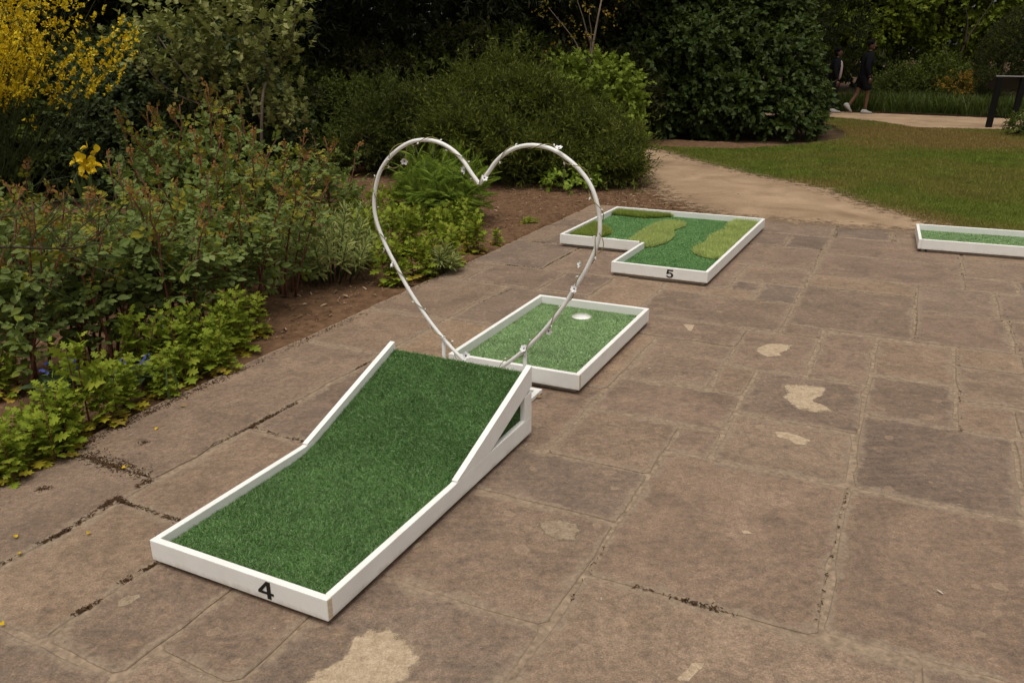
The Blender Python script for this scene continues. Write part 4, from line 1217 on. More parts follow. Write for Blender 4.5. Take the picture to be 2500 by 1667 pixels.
def rose(px, h, nc, spread, label, hvar=.32):
    b = G(*px); h *= 1.15
    t = thing('rose_bush', label, 'rose bush', b, random.uniform(0, 6.28), 'rose bushes in the bed')
    nc = max(5, round(nc * .78))
    for i in range(nc):
        a = i * 2.4 + random.uniform(-.4, .4)
        r = spread * math.sqrt((i + .5) / nc) * .55
        hh = h * random.uniform(1 - hvar, 1.06)
        tilt = random.uniform(.05, .3) * r / max(spread, .01) * 1.6
        mw = Matrix.Translation((r * math.cos(a) * .6, r * math.sin(a) * .6, -.02)) @ Matrix.Rotation(a, 4, 'Z') @ Matrix.Rotation(tilt, 4, 'Y') @ Matrix.Rotation(random.uniform(0, 6.28), 4, 'Z') @ Matrix.Diagonal((hh ** .5 * 1.05, hh ** .5 * 1.05, hh, 1))
        k = random.randrange(len(CANES))
        c = obj('cane', CANES[k][0], t, mw=mw)
        obj('leaves', CANES[k][1], c, kind='stuff')
    return t
ROSES = [((240, 893), .80, 11, .42, 'rose bush with dark bare trunk base behind the two tallest lobed plants'),
         ((60, 935), .82, 9, .45, 'rose bush at the left edge of the photo behind the lobed edging'),
         ((375, 860), .80, 10, .42, 'rose bush between the dark trunked rose and the bed edge'),
         ((480, 812), .82, 10, .42, 'rose bush above the pair of tall lobed plants by the ramp'),
         ((590, 765), .80, 10, .42, 'front rose bush next to the bare soil by the spurge'),
         ((690, 715), .74, 8, .36, 'rose bush touching the left side of the grey green spurge'),
         ((150, 760), .80, 10, .5, 'middle rose bush under the arching broom stems at left'),
         ((330, 720), .80, 10, .5, 'middle rose bush below the yellow broom sprig'),
         ((500, 690), .95, 10, .5, 'middle rose bush right of the yellow broom sprig'),
         ((640, 650), .92, 9, .45, 'middle rose bush behind the grey green spurge'),
         ((430, 610), 1.05, 10, .45, 'tall rose bush with the highest red shoots before the dark evergreen'),
         ((560, 600), 1.15, 10, .42, 'tall rose bush with red tips below the grey leaved shrub'),
         ((690, 590), 1.05, 9, .45, 'tall rose bush with red shoots left of the dark gap'),
         ((805, 580), .80, 7, .35, 'rightmost rose bush rising behind the spurge'),
         ((20, 690), .95, 8, .45, 'rose bush in front of the yellow broom at the left edge'),
         ((-60, 800), .9, 8, .5, 'rose bush half cut off by the left edge')]
for r_ in ROSES: rose(*r_)

# ------------------------------------------------------------------ lobed edging plants
def lobed_variant(h, seed):
    q = np.random.default_rng(seed)
    st, fo = MB(), MB()
    n = 6; t = np.linspace(0, 1, n)
    P = np.stack([q.normal(0, .02) * t, q.normal(0, .02) * t, h * t], 1)
    st.tube(P, np.linspace(.004, .0018, n), 5)
    k = int(h / .0135)
    for j in range(k):
        s = (j + .3) / k
        o = np.array([P[-1, 0] * s, P[-1, 1] * s, h * s])
        a = j * 2.4 + q.uniform(-.4, .4)
        sz = (.098 - .045 * s) * q.uniform(.55, 1.3) * (1.0 if s < .9 else .8)
        d = np.array([math.cos(a), math.sin(a), -.15 + 1.1 * s ** 1.5])
        pos = o + d * np.array([1, 1, .4]) * .022 * (1.3 - s)
        fr = frames(d[None], (UP * (1.2 - .7 * s) + np.array([math.cos(a), math.sin(a), 0]) * .3 + q.normal(0, .25, 3))[None])
        fo.leaves(L_CUT, pos[None], fr, np.array([sz]), 1 if (s < .22 and q.random() < .75) else 0)
    # small side shoots
    for b in range(6):
        s = q.uniform(.15, .8); a = q.uniform(0, 6.28)
        o = np.array([0, 0, h * s]); d = unit(np.array([math.cos(a), math.sin(a), .9]))
        L = q.uniform(.06, .12)
        shoots(fo, (o + d * .02)[None], d[None], L, 6, L_CUT, .045, .9, 0, 0)
    return st.mesh('stem', [B['cane']], True), fo.mesh('leaves', [F['lobed'], F['lobed_yellow']])
LOB = [lobed_variant(h, 70 + i) for i, h in enumerate((.42, .36, .48, .3, .4))]
def lobed(px, h, n, spread, label, z=0):
    t = thing('lobed_leaf_plant', label, 'plant', G(*px), random.uniform(0, 6.28), 'bright lobed leaf plants')
    for i in range(n):
        a = i * 2.4; r = spread * math.sqrt((i + .2) / n)
        k = random.randrange(5)
        hv = (.42, .36, .48, .3, .4)[k]
        s = h / hv * random.uniform(.75, 1.05)
        mw = Matrix.Translation((r * math.cos(a), r * math.sin(a), -.02)) @ Matrix.Rotation(random.uniform(0, 6.28), 4, 'Z') @ Matrix.Rotation(random.uniform(0, .22), 4, 'X') @ Matrix.Diagonal((s ** .5, s ** .5, s, 1))
        c = obj('stem', LOB[k][0], t, mw=mw)
        obj('leaves', LOB[k][1], c, kind='stuff')
LOBED = [((120, 1085), .30, 4, .08, 'lobed plant behind the two low mounds at the left'),
         ((310, 995), .26, 4, .08, 'lobed plant between the tall stems and the alkanet leaves'),
         ((395, 958), .24, 4, .07, 'low lobed clump right at the edge below the upright lobed plant'),
         ((535, 905), .24, 4, .07, 'yellowing lobed clump at the edge left of the bare soil'),
         ((430, 900), .38, 4, .08, 'tall lobed plant among the roses above the strap leaf'),
         ((630, 812), .30, 3, .06, 'lobed plant under the front rose by the bare soil'),
         ((15, 1165), .27, 5, .10, 'lobed green plant at the very left where the bed meets the paving'),
         ((95, 1120), .26, 5, .09, 'low lobed green mound second from the left along the bed edge'),
         ((165, 1085), .24, 5, .09, 'low yellowing lobed mound left of the two tall lobed stems'),
         ((208, 1040), .40, 2, .03, 'tall lobed green plant with single stem before the dark rose trunk'),
         ((272, 1036), .37, 2, .035, 'tall lobed plant overhanging the paving right of its twin'),
         ((455, 925), .22, 4, .07, 'small bright lobed clump by the strap leaf at the bed edge'),
         ((340, 905), .40, 3, .05, 'upright lobed plant standing behind the blue alkanet flowers'),
         ((505, 885), .36, 4, .07, 'lobed plant left of the bare soil beside the ramp'),
         ((575, 852), .36, 5, .08, 'last lobed clump before the bare strip of soil'),
         ((20, 960), .30, 3, .06, 'shaded lobed plant under the leftmost rose'),
         ((965, 690), .36, 5, .09, 'lobed plant at the bed edge left inside the heart'),
         ((1030, 672), .36, 5, .09, 'lobed plant at the bed edge low inside the heart'),
         ((1100, 645), .34, 5, .09, 'lobed plant at the bed edge in the middle of the heart'),
         ((1160, 612), .34, 5, .08, 'lobed plant with yellow base at the bed edge inside the heart'),
         ((1212, 592), .18, 2, .03, 'small lone lobed sprig on the soil right of the clump'),
         ((905, 640), .46, 5, .11, 'lobed plant between the spurge and the heart tube'),
         ((985, 620), .44, 6, .13, 'tall lobed plant in the middle row seen through the heart'),
         ((1060, 600), .40, 6, .13, 'middle row lobed plant below the feathery clump'),
         ((1130, 580), .36, 5, .11, 'middle row lobed plant right of the feathery clump base'),
         ((900, 570), .42, 5, .14, 'rear lobed plant left of the feathery clump'),
         ((960, 550), .40, 5, .14, 'rear lobed plant touching the feathery clump'),
         ((850, 545), .40, 5, .14, 'rear lobed plant behind the top of the spurge'),
         ((1290, 540), .07, 4, .08, 'tiny weed tuft on the soil beside the paving corner')]
for l_ in LOBED: lobed(*l_)

# ------------------------------------------------------------------ grey green spurge
def spurge(px, h, n, spread, label):
    t = thing('spurge_clump', label, 'plant', G(*px), 0, 'grey green spurge clumps')
    for i in range(n):
        a = i * 2.4; r = spread * math.sqrt((i + .3) / n)
        hh = h * random.uniform(.55, 1.0) * (1 - .35 * (r / spread) ** 2)
        d = unit(np.array([math.cos(a) * r / spread * .7, math.sin(a) * r / spread * .7, 1.0]))
        o = np.array([math.cos(a) * r * .5, math.sin(a) * r * .5, 0])
        e = o + d * hh
        st = MB(); st.tube([o - (0, 0, .02), o + d * hh * .5, e], [.005, .004, .003], 5)
        s = st.build('stem', B['green_stem'], t, True)
        fo = MB()
        shoots(fo, (o + d * hh * .35)[None], d[None], hh * .65, 46, leaf_oval(.09, .01, .1), .10, 1.5, .05, 0, None, .5, .35, .2)
        fo.build('rosette', F['spurge'], s, kind='stuff')
spurge((805, 676), .60, 40, .42, 'large grey green spurge clump beside the bare soil left of the heart')
spurge((1075, 665), .26, 9, .14, 'small grey green spurge at the bed edge inside the heart')
spurge((880, 600), .42, 16, .30, 'pale spurge clump behind the large one against the heart tube')

# ------------------------------------------------------------------ feathery clump behind the heart
def frond_tpl():
    v, f = [], []
    n = 13
    for j in range(n):
        t = .16 + .82 * j / (n - 1)
        w = .26 * math.sin(math.pi * (t ** .8)) ** .8 + .03
        for s in (-1, 1):
            b = len(v)
            v += [(0, t - .02, -.18 * t * t), (s * w * .5, t + .05, -.18 * t * t + .02), (s * w, t + .06 + w * .35, -.2 * t * t - .02), (s * w * .45, t + .012, -.18 * t * t - .005)]
            f += [(b, b + 1, b + 2), (b, b + 2, b + 3)] if s < 0 else [(b, b + 2, b + 1), (b, b + 3, b + 2)]
    b = len(v)
    v += [(-.012, 0, 0), (.012, 0, 0), (0, 1, -.18)]
    f += [(b, b + 1, b + 2)]
    return T(v, f)
L_FROND = frond_tpl()
def feathery():
    t = thing('feathery_clump', 'bright green feathery leaved clump seen through the heart', 'plant', G(1085, 540), 0)
    for i in range(34):
        a = i * 2.4; r = math.sqrt((i + .4) / 34)
        hh = .84 * (1 - .42 * r * r) * random.uniform(.85, 1.05)
        d = unit(np.array([math.cos(a) * r * .75, math.sin(a) * r * .75, 1.0]))
        o = np.array([math.cos(a), math.sin(a), 0]) * r * .16
        st = MB(); st.tube([o - (0, 0, .02), o + d * hh * .55, o + d * hh * .9], [.006, .0045, .003], 5)
        s = st.build('stem', B['green_stem'], t, True)
        fo = MB()
        shoots(fo, (o + d * hh * .2)[None], d[None], hh * .8, 15, L_FROND, .27, 1.15, .22, 0, None, .8, .45, .2)
        fo.build('fronds', F['fern'], s, kind='stuff')
feathery()

# ------------------------------------------------------------------ blue flowered alkanet, iris, strap leaf
def big_leaf_mesh():
    return MB().leaves(leaf_oval(.27, .06, .28), np.zeros((1, 3)), np.eye(3)[None], np.array([1.0])).mesh('leaf', [F['big_leaf']])
BL = big_leaf_mesh()
bf = MB()
for q in range(5):
    a = q * 1.2566
    bf.leaves(leaf_rhomb(.42, .05, .6), np.zeros((1, 3)), frames(np.array([[math.cos(a), math.sin(a), .25]]), UP[None]), np.array([.0085]))
BF = bf.mesh('blossom', [F['blue']])
def dirmat(p, d, up=(0, 0, 1), s=1.0):
    fr = frames(np.asarray(d, float)[None], (np.asarray(up, float))[None])[0] * s
    m = Matrix.Identity(4)
    for i in range(3):
        for j in range(3): m[i][j] = fr[i, j]
        m[i][3] = p[i]
    return m
def alkanet(px, nl, nf, h, label):
    t = thing('alkanet', label, 'plant', G(*px), 0, 'blue flowered plants')
    for i in range(nl):
        a = i * 2.4 + .5
        obj('leaf', BL, t, mw=dirmat((.02 * math.cos(a), .02 * math.sin(a), .01 + .012 * (i % 4)), (math.cos(a), math.sin(a), random.uniform(.25, .9)), s=random.uniform(.13, .20)))
    for i in range(nf):
        a = i * 2.1 + .3
        d = unit(np.array([math.cos(a) * .5, math.sin(a) * .5, 1]))
        e = d * h * random.uniform(.75, 1.1)
        s = MB().tube([(0, 0, 0), e * .5 + (0, 0, .01), e], [.003, .0025, .0015], 4).build('flower_stem', B['green_stem'], t, True)
        for j in range(3):
            aa = j * 2.4
            obj('leaf', BL, s, mw=dirmat(e * (.35 + .2 * j), (math.cos(aa), math.sin(aa), .4), s=random.uniform(.05, .08)))
        for j in range(4):
            obj('blossom', BF, s, mw=orient(e + rng.normal(0, .018, 3) + (0, 0, .01), (random.uniform(-.5, .5), -.6, .6), random.uniform(.9, 1.3)))
alkanet((150, 965), 9, 4, .20, 'blue flowered broad leaved plant left of the tall lobed stems')
alkanet((330, 945), 11, 4, .16, 'blue flowered broad leaved plant right of the tall lobed stems')
alkanet((440, 862), 7, 3, .22, 'blue flowered plant half hidden by the lobed clumps')
SL = MB().leaves(strap(.035, .3, 5), np.zeros((1, 3)), np.eye(3)[None], np.array([1.0])).mesh('leaf', [F['iris']])
SL2 = MB().leaves(strap(.05, .08, 4), np.zeros((1, 3)), np.eye(3)[None], np.array([1.0])).mesh('leaf', [F['iris']])
def iris(px, n, h, lean, label, me=None):
    t = thing('strap_leaf_plant', label, 'plant', G(*px), 0, 'strap leaved plants')
    for i in range(n):
        a = i * 2.4
        d = (math.cos(a) * lean * random.uniform(.3, 1), math.sin(a) * lean * random.uniform(.3, 1), 1)
        obj('leaf', me or SL2, t, mw=dirmat((math.cos(a) * .03, math.sin(a) * .03, -.01), d, (math.cos(a), math.sin(a), .3), h * random.uniform(.7, 1.1)))
iris((215, 505), 16, .42, .35, 'upright iris leaves below the yellow broom sprig')
iris((420, 500), 12, .40, .45, 'iris leaves in front of the dark evergreen shrub')
iris((418, 968), 5, .26, .35, 'narrow strap leaves at the bed edge by the alkanet', SL)
iris((590, 640), 8, .45, .35, 'strap leaves hidden between the middle roses', SL)
iris((70, 860), 6, .4, .3, 'strap leaves among the shaded roses at left', SL)

# ------------------------------------------------------------------ broom
def pea_tpl():
    # banner upright, two wings and a keel, unit length
    b = leaf_oval(.52, .12, -.2)
    w = leaf_oval(.36, .12, .25)
    v, f, n = [], [], 0
    for (tv, tf), d, up, s in ((b, (0, .35, 1), (0, -1, .3), 1.0), (w, (.35, 1, -.15), (-.6, 0, 1), .95), (w, (-.35, 1, -.15), (.6, 0, 1), .95), (w, (0, 1, -.55), (0, .3, 1), .9)):
        fr = frames(np.array([d], float), np.array([up], float))[0]
        v.append((tv * s) @ fr.T); f.append(tf + n); n += len(tv)
    return np.concatenate(v), np.concatenate(f)
PEA = pea_tpl()
PEA_S = T([(0, 0, 0), (-.42, .5, .5), (0, .5, 1.0), (.42, .5, .5), (-.3, .9, -.1), (.3, .9, -.1)], [(0, 1, 2), (0, 2, 3), (0, 4, 5)])
def broom_stems(mb, o, d, L, n=6, r=.0022, droop=.25):
    t = np.linspace(0, 1, n)
    p = np.asarray(o) + np.asarray(d) * (L * t)[:, None]
    p[:, 2] -= droop * L * t ** 2.2
    p += rng.normal(0, .006, (n, 3)) * t[:, None]
    mb.tube(p, np.linspace(r, r * .35, n), 3, cap=False)
    return p
def broom(base, label, nst, hts, flower_zone, nfl, fsize, tilt, dirx):
    t = thing('broom_shrub', label, 'broom', base, 0, 'yellow flowered brooms')
    for i in range(5):
        a = rng.uniform(0, 6.28)
        MB().tube([(0, 0, -.03), (math.cos(a) * .12, math.sin(a) * .12, .3), (math.cos(a) * .3, math.sin(a) * .3, .75)], [.03, .02, .01], 6).build('trunk', B['bark'], t, True)
    st, fl = MB(), MB()
    FP, FD = [], []
    for i in range(nst):
        a = rng.uniform(0, 6.28)
        sp = rng.uniform(.0, tilt)
        d = unit(np.array([math.cos(a) * sp + dirx[0], math.sin(a) * sp + dirx[1], 1.0]))
        o = np.array([math.cos(a) * .15, math.sin(a) * .15, rng.uniform(.1, .7)])
        L = rng.uniform(*hts)
        p = broom_stems(st, o, d, L, 7, .004, rng.uniform(.05, .35))
        for b in range(5):
            s = rng.uniform(.35, .95); j = min(int(s * 6), 5)
            oo = p[j] + (p[j + 1] - p[j]) * (s * 6 - j)
            dd = unit(d + rng.normal(0, .45, 3) + (0, 0, .15))
            pp = broom_stems(st, oo, dd, rng.uniform(.2, .5), 5, .0022, rng.uniform(0, .3))
            if pp[-1, 2] > flower_zone:
                k = rng.integers(2, nfl)
                for _ in range(k):
                    q = rng.uniform(.15, 1) * 4; jj = min(int(q), 3)
                    FP.append(pp[jj] + (pp[jj + 1] - pp[jj]) * (q - jj)); FD.append(dd)
    st.build('stems', F['broom'], t, True, kind='stuff')
    FP, FD = np.array(FP), np.array(FD)
    m = len(FP)
    fr = frames(rng.normal(0, .8, (m, 3)) + (0, -.4, -.1), UP + rng.normal(0, .4, (m, 3)))
    fl.leaves(PEA_S, FP, fr, rng.uniform(.75, 1.2, m) * fsize)
    fl.build('blossom', F['broom_flower'], t, kind='stuff')
broom(Vector((-4.1, 6.3, 0)), 'large broom shrub covered in yellow flowers at the top left', 220, (1.1, 2.4), 1.34, 19, .029, .55, (.2, 0))

def near_broom():
    t = thing('broom_branch', 'sparse arching broom with one yellow sprig over the roses at left', 'broom', G(-190, 900), 0)
    inv = -np.array(G(-190, 900))
    dist = 3.75
    def Q(x, y, d=dist): return np.array(D(x, y, d)) + inv
    m0 = smooth([np.array([0, 0, -.02]), Q(-140, 700), Q(-60, 610), Q(0, 603), Q(80, 606), Q(140, 607), Q(190, 604), Q(230, 585), Q(255, 555)], 4)
    MB().tube(m0, np.linspace(.009, .002, len(m0)), 6).build('main_stem', B['bark'], t, True)
    st = MB()
    for L in ([(140, 607), (190, 620), (260, 625), (330, 631), (392, 628)], [(140, 607), (185, 630), (250, 660), (300, 682)], [(60, 604), (95, 570), (130, 530), (160, 480), (178, 445)], [(95, 570), (160, 520), (240, 490), (290, 440), (305, 395)], [(190, 604), (230, 585), (265, 545), (300, 505), (315, 508)],
              [(200, 600), (280, 585), (330, 555), (360, 530)], [(20, 604), (60, 560), (110, 540), (140, 500)], [(178, 445), (190, 420), (205, 395), (200, 375)], [(10, 600), (40, 640), (100, 690), (150, 720)], [(0, 530), (60, 520), (150, 488), (275, 492)], [(-40, 560), (20, 520), (60, 470), (110, 440)], [(150, 600), (210, 545), (270, 500), (272, 498)]):
        p = smooth([Q(x, y, dist + rng.uniform(-.06, .06)) for x, y in L], 4)
        st.tube(p, np.linspace(.0032, .0012, len(p)), 4, cap=False)
        for b in range(7):
            j = rng.integers(2, len(p) - 1)
            dd = unit(unit(p[j] - p[j - 1]) + rng.normal(0, .5, 3) * (1, .6, 1) + (0, 0, .15))
            broom_stems(st, p[j], dd, rng.uniform(.08, .22), 4, .0014, .1)
    for _ in range(70):
        j = rng.integers(4, len(m0) - 1)
        dd = unit(np.array([rng.normal(.2, .6), rng.normal(0, .5), rng.uniform(.2, 1)]))
        broom_stems(st, m0[j], dd, rng.uniform(.12, .32), 4, .0015, .2)
    st.build('twigs', F['broom'], t, True, kind='stuff')
    pm = MB().leaves(PEA, np.zeros((1, 3)), np.eye(3)[None], np.array([1.0])).mesh('blossom', [F['broom_flower']])
    for x, y in ((213, 362), (238, 372), (190, 388), (183, 398), (205, 390), (212, 396), (226, 398), (232, 405), (207, 410), (215, 416), (202, 420), (200, 432), (208, 402), (222, 412), (176, 447)):
        sc = .030 if y < 440 else .016
        obj('blossom', pm, t, mw=orient(Q(x, y, dist - .02 + random.uniform(-.02, .02)), (random.uniform(-.3, .3), random.uniform(-.5, .1), 1), sc * random.uniform(.9, 1.2)))
near_broom()

# ------------------------------------------------------------------ shrubs behind the roses
def LB(x, y, d, r):
    return (np.array(D(x, y, d)), r)
# dark evergreen behind the broom and roses
ev = [LB(300, 300, 9.6, (.6, .6, .6)), LB(430, 260, 9.8, (.7, .6, .65)), LB(560, 300, 9.6, (.62, .6, .62)), LB(650, 330, 9.9, (.5, .5, .55)), LB(260, 420, 9.5, (.55, .5, .5)), LB(400, 420, 9.4, (.6, .55, .5)), LB(540, 430, 9.5, (.6, .5, .45)), LB(660, 440, 9.6, (.5, .5, .4)), LB(370, 170, 10.0, (.6, .6, .5)), LB(520, 170, 10.2, (.65, .6, .5)), LB(230, 220, 10, (.5, .5, .5))]
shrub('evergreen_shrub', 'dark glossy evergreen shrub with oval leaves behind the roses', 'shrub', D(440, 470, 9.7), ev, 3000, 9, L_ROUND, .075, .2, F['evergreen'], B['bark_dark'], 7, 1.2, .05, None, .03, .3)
# grey green lobed shrub with bare branches
def grey_shrub():
    base = G(640, 500)
    d0 = base.y
    t = thing('grey_leaved_shrub', 'open grey green shrub with lobed leaves and pale bare branches at upper left', 'shrub', base)
    off = -np.array(base)
    def Q(x, y, dd=0): return np.array(D(x, y, d0 + dd)) + off
    paths = [[(640, 500), (600, 330), (530, 270), (460, 190), (400, 110), (350, 30)], [(640, 500), (640, 250), (660, 190), (690, 150), (715, 90), (720, 10)], [(600, 330), (560, 240), (510, 150), (480, 60), (460, -40)], [(640, 300), (600, 200), (590, 110), (600, 0), (610, -60)], [(530, 270), (430, 230), (370, 180), (330, 100)], [(640, 400), (680, 330), (700, 280), (705, 250)], [(660, 190), (640, 90), (650, -20)]]
    tips = []
    for i, L in enumerate(paths):
        p = smooth([Q(x, y, rng.uniform(-.25, .25)) if j else Q(x, y) for j, (x, y) in enumerate(L)], 4)
        MB().tube(p, np.linspace(.018 if i < 2 else .011, .004, len(p)), 6).build('branch', B['bark_pale'], t, True)
        for j in range(6, len(p)):
            for _ in range(5):
                tips.append((p[j] + rng.normal(0, .10, 3), unit(np.array([rng.normal(0, .6), rng.normal(0, .6), 1.0]))))
    # spread of shoots through the crown region seen in the photograph
    for x, y, sx, sy, n in ((420, 70, 60, 45, 60), (520, 60, 60, 50, 60), (630, 70, 60, 50, 70), (480, 150, 70, 40, 55), (600, 170, 55, 50, 50), (690, 70, 25, 45, 30), (560, 240, 45, 30, 25), (640, 260, 30, 30, 20), (690, 300, 18, 30, 16), (540, -60, 120, 50, 110)):
        for _ in range(int(n * .62)):
            tips.append((Q(rng.normal(x, sx * .6), rng.normal(y, sy * .6), rng.normal(0, .28)), unit(np.array([rng.normal(0, .5), rng.normal(0, .5), 1.0]))))
    P = np.array([a for a, b in tips]); Dr = np.array([b for a, b in tips])
    mb = MB()
    shoots(mb, P, Dr, rng.uniform(.08, .2, len(P)), 6, L_MAPLE, .075, 1.1, .1, 0, (.0025, 1), .6, .3, .3)
    mb.build('foliage', [F['grey_lobed'], B['bark_pale']], t, kind='stuff')
grey_shrub()

# main fine leaved shrub in the centre
def ragged(name, label, base, spots, seed, n, fmat, size, length):
    q = np.random.default_rng(seed)
    L = []
    for x0, y0, d0, n_, sx, sy, r0, r1 in spots:
        for _ in range(n_):
            x_, y_ = q.normal(x0, sx * .6), min(q.normal(y0, sy * .6), 425)
            r_ = q.uniform(r0, r1)
            L.append(LB(x_, y_, d0 + (430 - y_) / 200 * .7 + q.uniform(-.3, .3), (r_ * q.uniform(.9, 1.5), r_, r_ * q.uniform(.55, .95))))
    t = shrub(name, label, 'shrub', base, L, n, 10, L_NARROW, size, length, fmat, B['bark'], 16, .95, .08, None, .02, .3, (.003, 1), .5, .4)
    # long loose shoots that break the outline
    mb = MB()
    off = np.array((base[0], base[1], 0))
    P, Nn = lobe_points([(np.array(c) - off, r) for c, r in L], int(n * .10))
    m = len(P)
    shoots(mb, P - Nn * .12, Nn + UP * .9 + rng.normal(0, .35, (m, 3)), rng.uniform(.28, .62, m), 15, L_NARROW, size * 1.05, .9, .12, 0, (.004, 1), .5, .4)
    mb.build('shoots', [fmat, B['bark']], t, kind='stuff')
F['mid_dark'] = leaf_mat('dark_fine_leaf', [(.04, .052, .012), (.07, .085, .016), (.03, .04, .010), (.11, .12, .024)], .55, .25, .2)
ragged('fine_leaved_shrub', 'large loose green shrub with fine narrow leaves right behind the heart', D(1230, 430, 11.2), [(1180, 260, 10.9, 9, 85, 60, .25, .5), (1290, 250, 10.9, 9, 85, 60, .25, .5), (1150, 360, 10.5, 7, 70, 40, .25, .45), (1290, 380, 10.4, 7, 70, 35, .25, .42), (1220, 190, 11.2, 5, 60, 30, .18, .34)], 77, 3400, F['mid'], .10, .3)
ragged('fine_leaved_shrub', 'smaller loose shrub with fine leaves beside the gravel path right of the heart', D(1440, 430, 10.8), [(1400, 300, 10.8, 6, 45, 50, .22, .42), (1460, 340, 10.6, 7, 45, 50, .22, .42), (1430, 400, 10.3, 6, 60, 25, .22, .38), (1500, 390, 10.5, 4, 25, 30, .18, .3)], 78, 1700, F['mid'], .095, .28)
ragged('fine_leaved_shrub', 'dark loose shrub with fine leaves above the top left of the heart', D(980, 420, 11.6), [(990, 300, 11.5, 7, 60, 50, .22, .46), (920, 350, 11.2, 5, 50, 40, .22, .42), (1040, 370, 11.0, 5, 50, 35, .22, .42), (1060, 250, 11.8, 3, 40, 30, .2, .4)], 79, 1700, F['mid_dark'], .10, .3)
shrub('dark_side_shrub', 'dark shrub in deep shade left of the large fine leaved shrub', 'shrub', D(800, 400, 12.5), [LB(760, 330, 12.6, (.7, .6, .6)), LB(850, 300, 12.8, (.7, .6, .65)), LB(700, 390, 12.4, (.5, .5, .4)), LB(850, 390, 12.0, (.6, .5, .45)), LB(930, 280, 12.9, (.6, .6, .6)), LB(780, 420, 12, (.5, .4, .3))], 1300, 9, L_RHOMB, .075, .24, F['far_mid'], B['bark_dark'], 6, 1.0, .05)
shrub('bright_lobed_shrub', 'bright green lobed leaf shrub rising behind the right of the fine leaved shrub', 'shrub', D(1480, 350, 12.2), [LB(1440, 200, 12.3, (.5, .5, .4)), LB(1500, 230, 12.2, (.42, .42, .5)), LB(1525, 330, 12.0, (.28, .35, .5)), LB(1390, 190, 12.4, (.35, .35, .3)), LB(1480, 300, 12.2, (.45, .4, .5))], 620, 8, L_MAPLE, .085, .2, F['bright_lobed'], B['bark'], 5, 1.1, .1)
for px, lab in (((1300, 440), 'low dark leafy plant at the foot of the fine leaved shrub left'), ((1390, 462), 'low broad leaved plant at the foot of the fine leaved shrub'), ((1480, 452), 'low plant below the right end of the fine leaved shrub')):
    b = G(*px)
    shrub('low_plant', lab, 'plant', b, [(np.array(b) + (0, 0, .12), (.32, .25, .16)), (np.array(b) + (.2, .1, .1), (.22, .2, .13))], 60, 6, L_ROUND, .08, .14, F['far_mid'] if px[0] != 1390 else F['fern'], B['bark'], 2, 1.2, .1, 'low plants under the central shrub', .008)

# lilac like shrub with heart shaped leaves
lil = [LB(1600, 140, 17.2, (1.1, 1.0, 1.0)), LB(1760, 120, 17.4, (1.2, 1.1, 1.1)), LB(1880, 150, 17.2, (.95, 1.0, 1.0)), LB(1560, 240, 16.9, (.75, .8, .7)), LB(1700, 240, 16.6, (.9, .9, .75)), LB(1845, 240, 16.6, (.9, .9, .8)), LB(1945, 240, 16.9, (.58, .8, .8)), LB(1600, 295, 16.4, (.6, .6, .4)), LB(1915, 300, 16.4, (.68, .7, .45)), LB(1640, 20, 17.6, (1.1, 1, 1.0)), LB(1830, 10, 17.8, (1.2, 1.1, 1.1)), LB(1730, -80, 18, (1.2, 1.2, 1)), LB(1500, 290, 16.9, (.5, .5, .45))]
ql = np.random.default_rng(91)
for _ in range(22):
    r_ = ql.uniform(.28, .55)
    lil.append(LB(ql.uniform(1520, 1930), ql.uniform(60, 310), 16.1 + ql.uniform(0, .5), (r_ * 1.2, r_, r_ * .8)))
shrub('heart_leaved_shrub', 'tall dark shrub with heart shaped leaves on its own soil ring by the lawn', 'shrub', D(1760, 330, 17.2), lil, 5200, 8, L_HEART, .115, .30, F['lilac'], B['bark_dark'], 12, 1.0, .28, None, .045, .25, None, .4)

# ------------------------------------------------------------------ trees that close the garden behind and shade it
def tree(name, label, base, h, crown, n, size, fmat, bark, r0, tpl=None, length=.5, k=7, group=None, sag=.1, nlimb=9):
    base = Vector((base[0], base[1], 0))
    t = thing(name, label, 'tree', base, 0, group)
    C = [(np.array(c) - np.array(base), r) for c, r in crown]
    top = np.array([rng.normal(0, .2), rng.normal(0, .2), h * .8])
    p, rr = limb((0, 0, -.1), top, r0, r0 * .3, .05, 9)
    MB().tube(p, rr, 9).build('trunk', bark, t, True)
    for i in range(nlimb):
        c, r = C[i % len(C)]
        s = np.clip(c[2] / max(h, 1) * .7, .1, .85)
        a = np.array([np.interp(s, np.linspace(0, 1, 9), p[:, q]) for q in range(3)])
        q, qq = limb(a, np.array(c), r0 * .35, r0 * .08, .08, 6)
        MB().tube(q, qq, 6).build('limb', bark, t, True)
    mb = MB()
    P, Nn = lobe_points(C, n)
    ln = rng.uniform(.6, 1.3, n) * length
    ni = int(n * .35)
    P = P - Nn * (ln * rng.uniform(.2, 1, n))[:, None]
    P[:ni] -= Nn[:ni] * rng.uniform(0, 1.0, (ni, 1))
    Dr = Nn + UP * .1 + rng.normal(0, .5, (n, 3))
    ok = P[:, 2] > .05
    shoots(mb, P[ok], Dr[ok], ln[ok], k, tpl or L_RHOMB, size, 1.0, sag, 0, None, .5)
    mb.build('crown', [fmat, bark], t, kind='stuff')
    return t
def crown_of(x, y, h, w, low, seed, k=16):
    return lobes_in((x, y, (h + low) / 2), (w, w, (h - low) / 2), k, (w * .35, w * .52), seed, low)
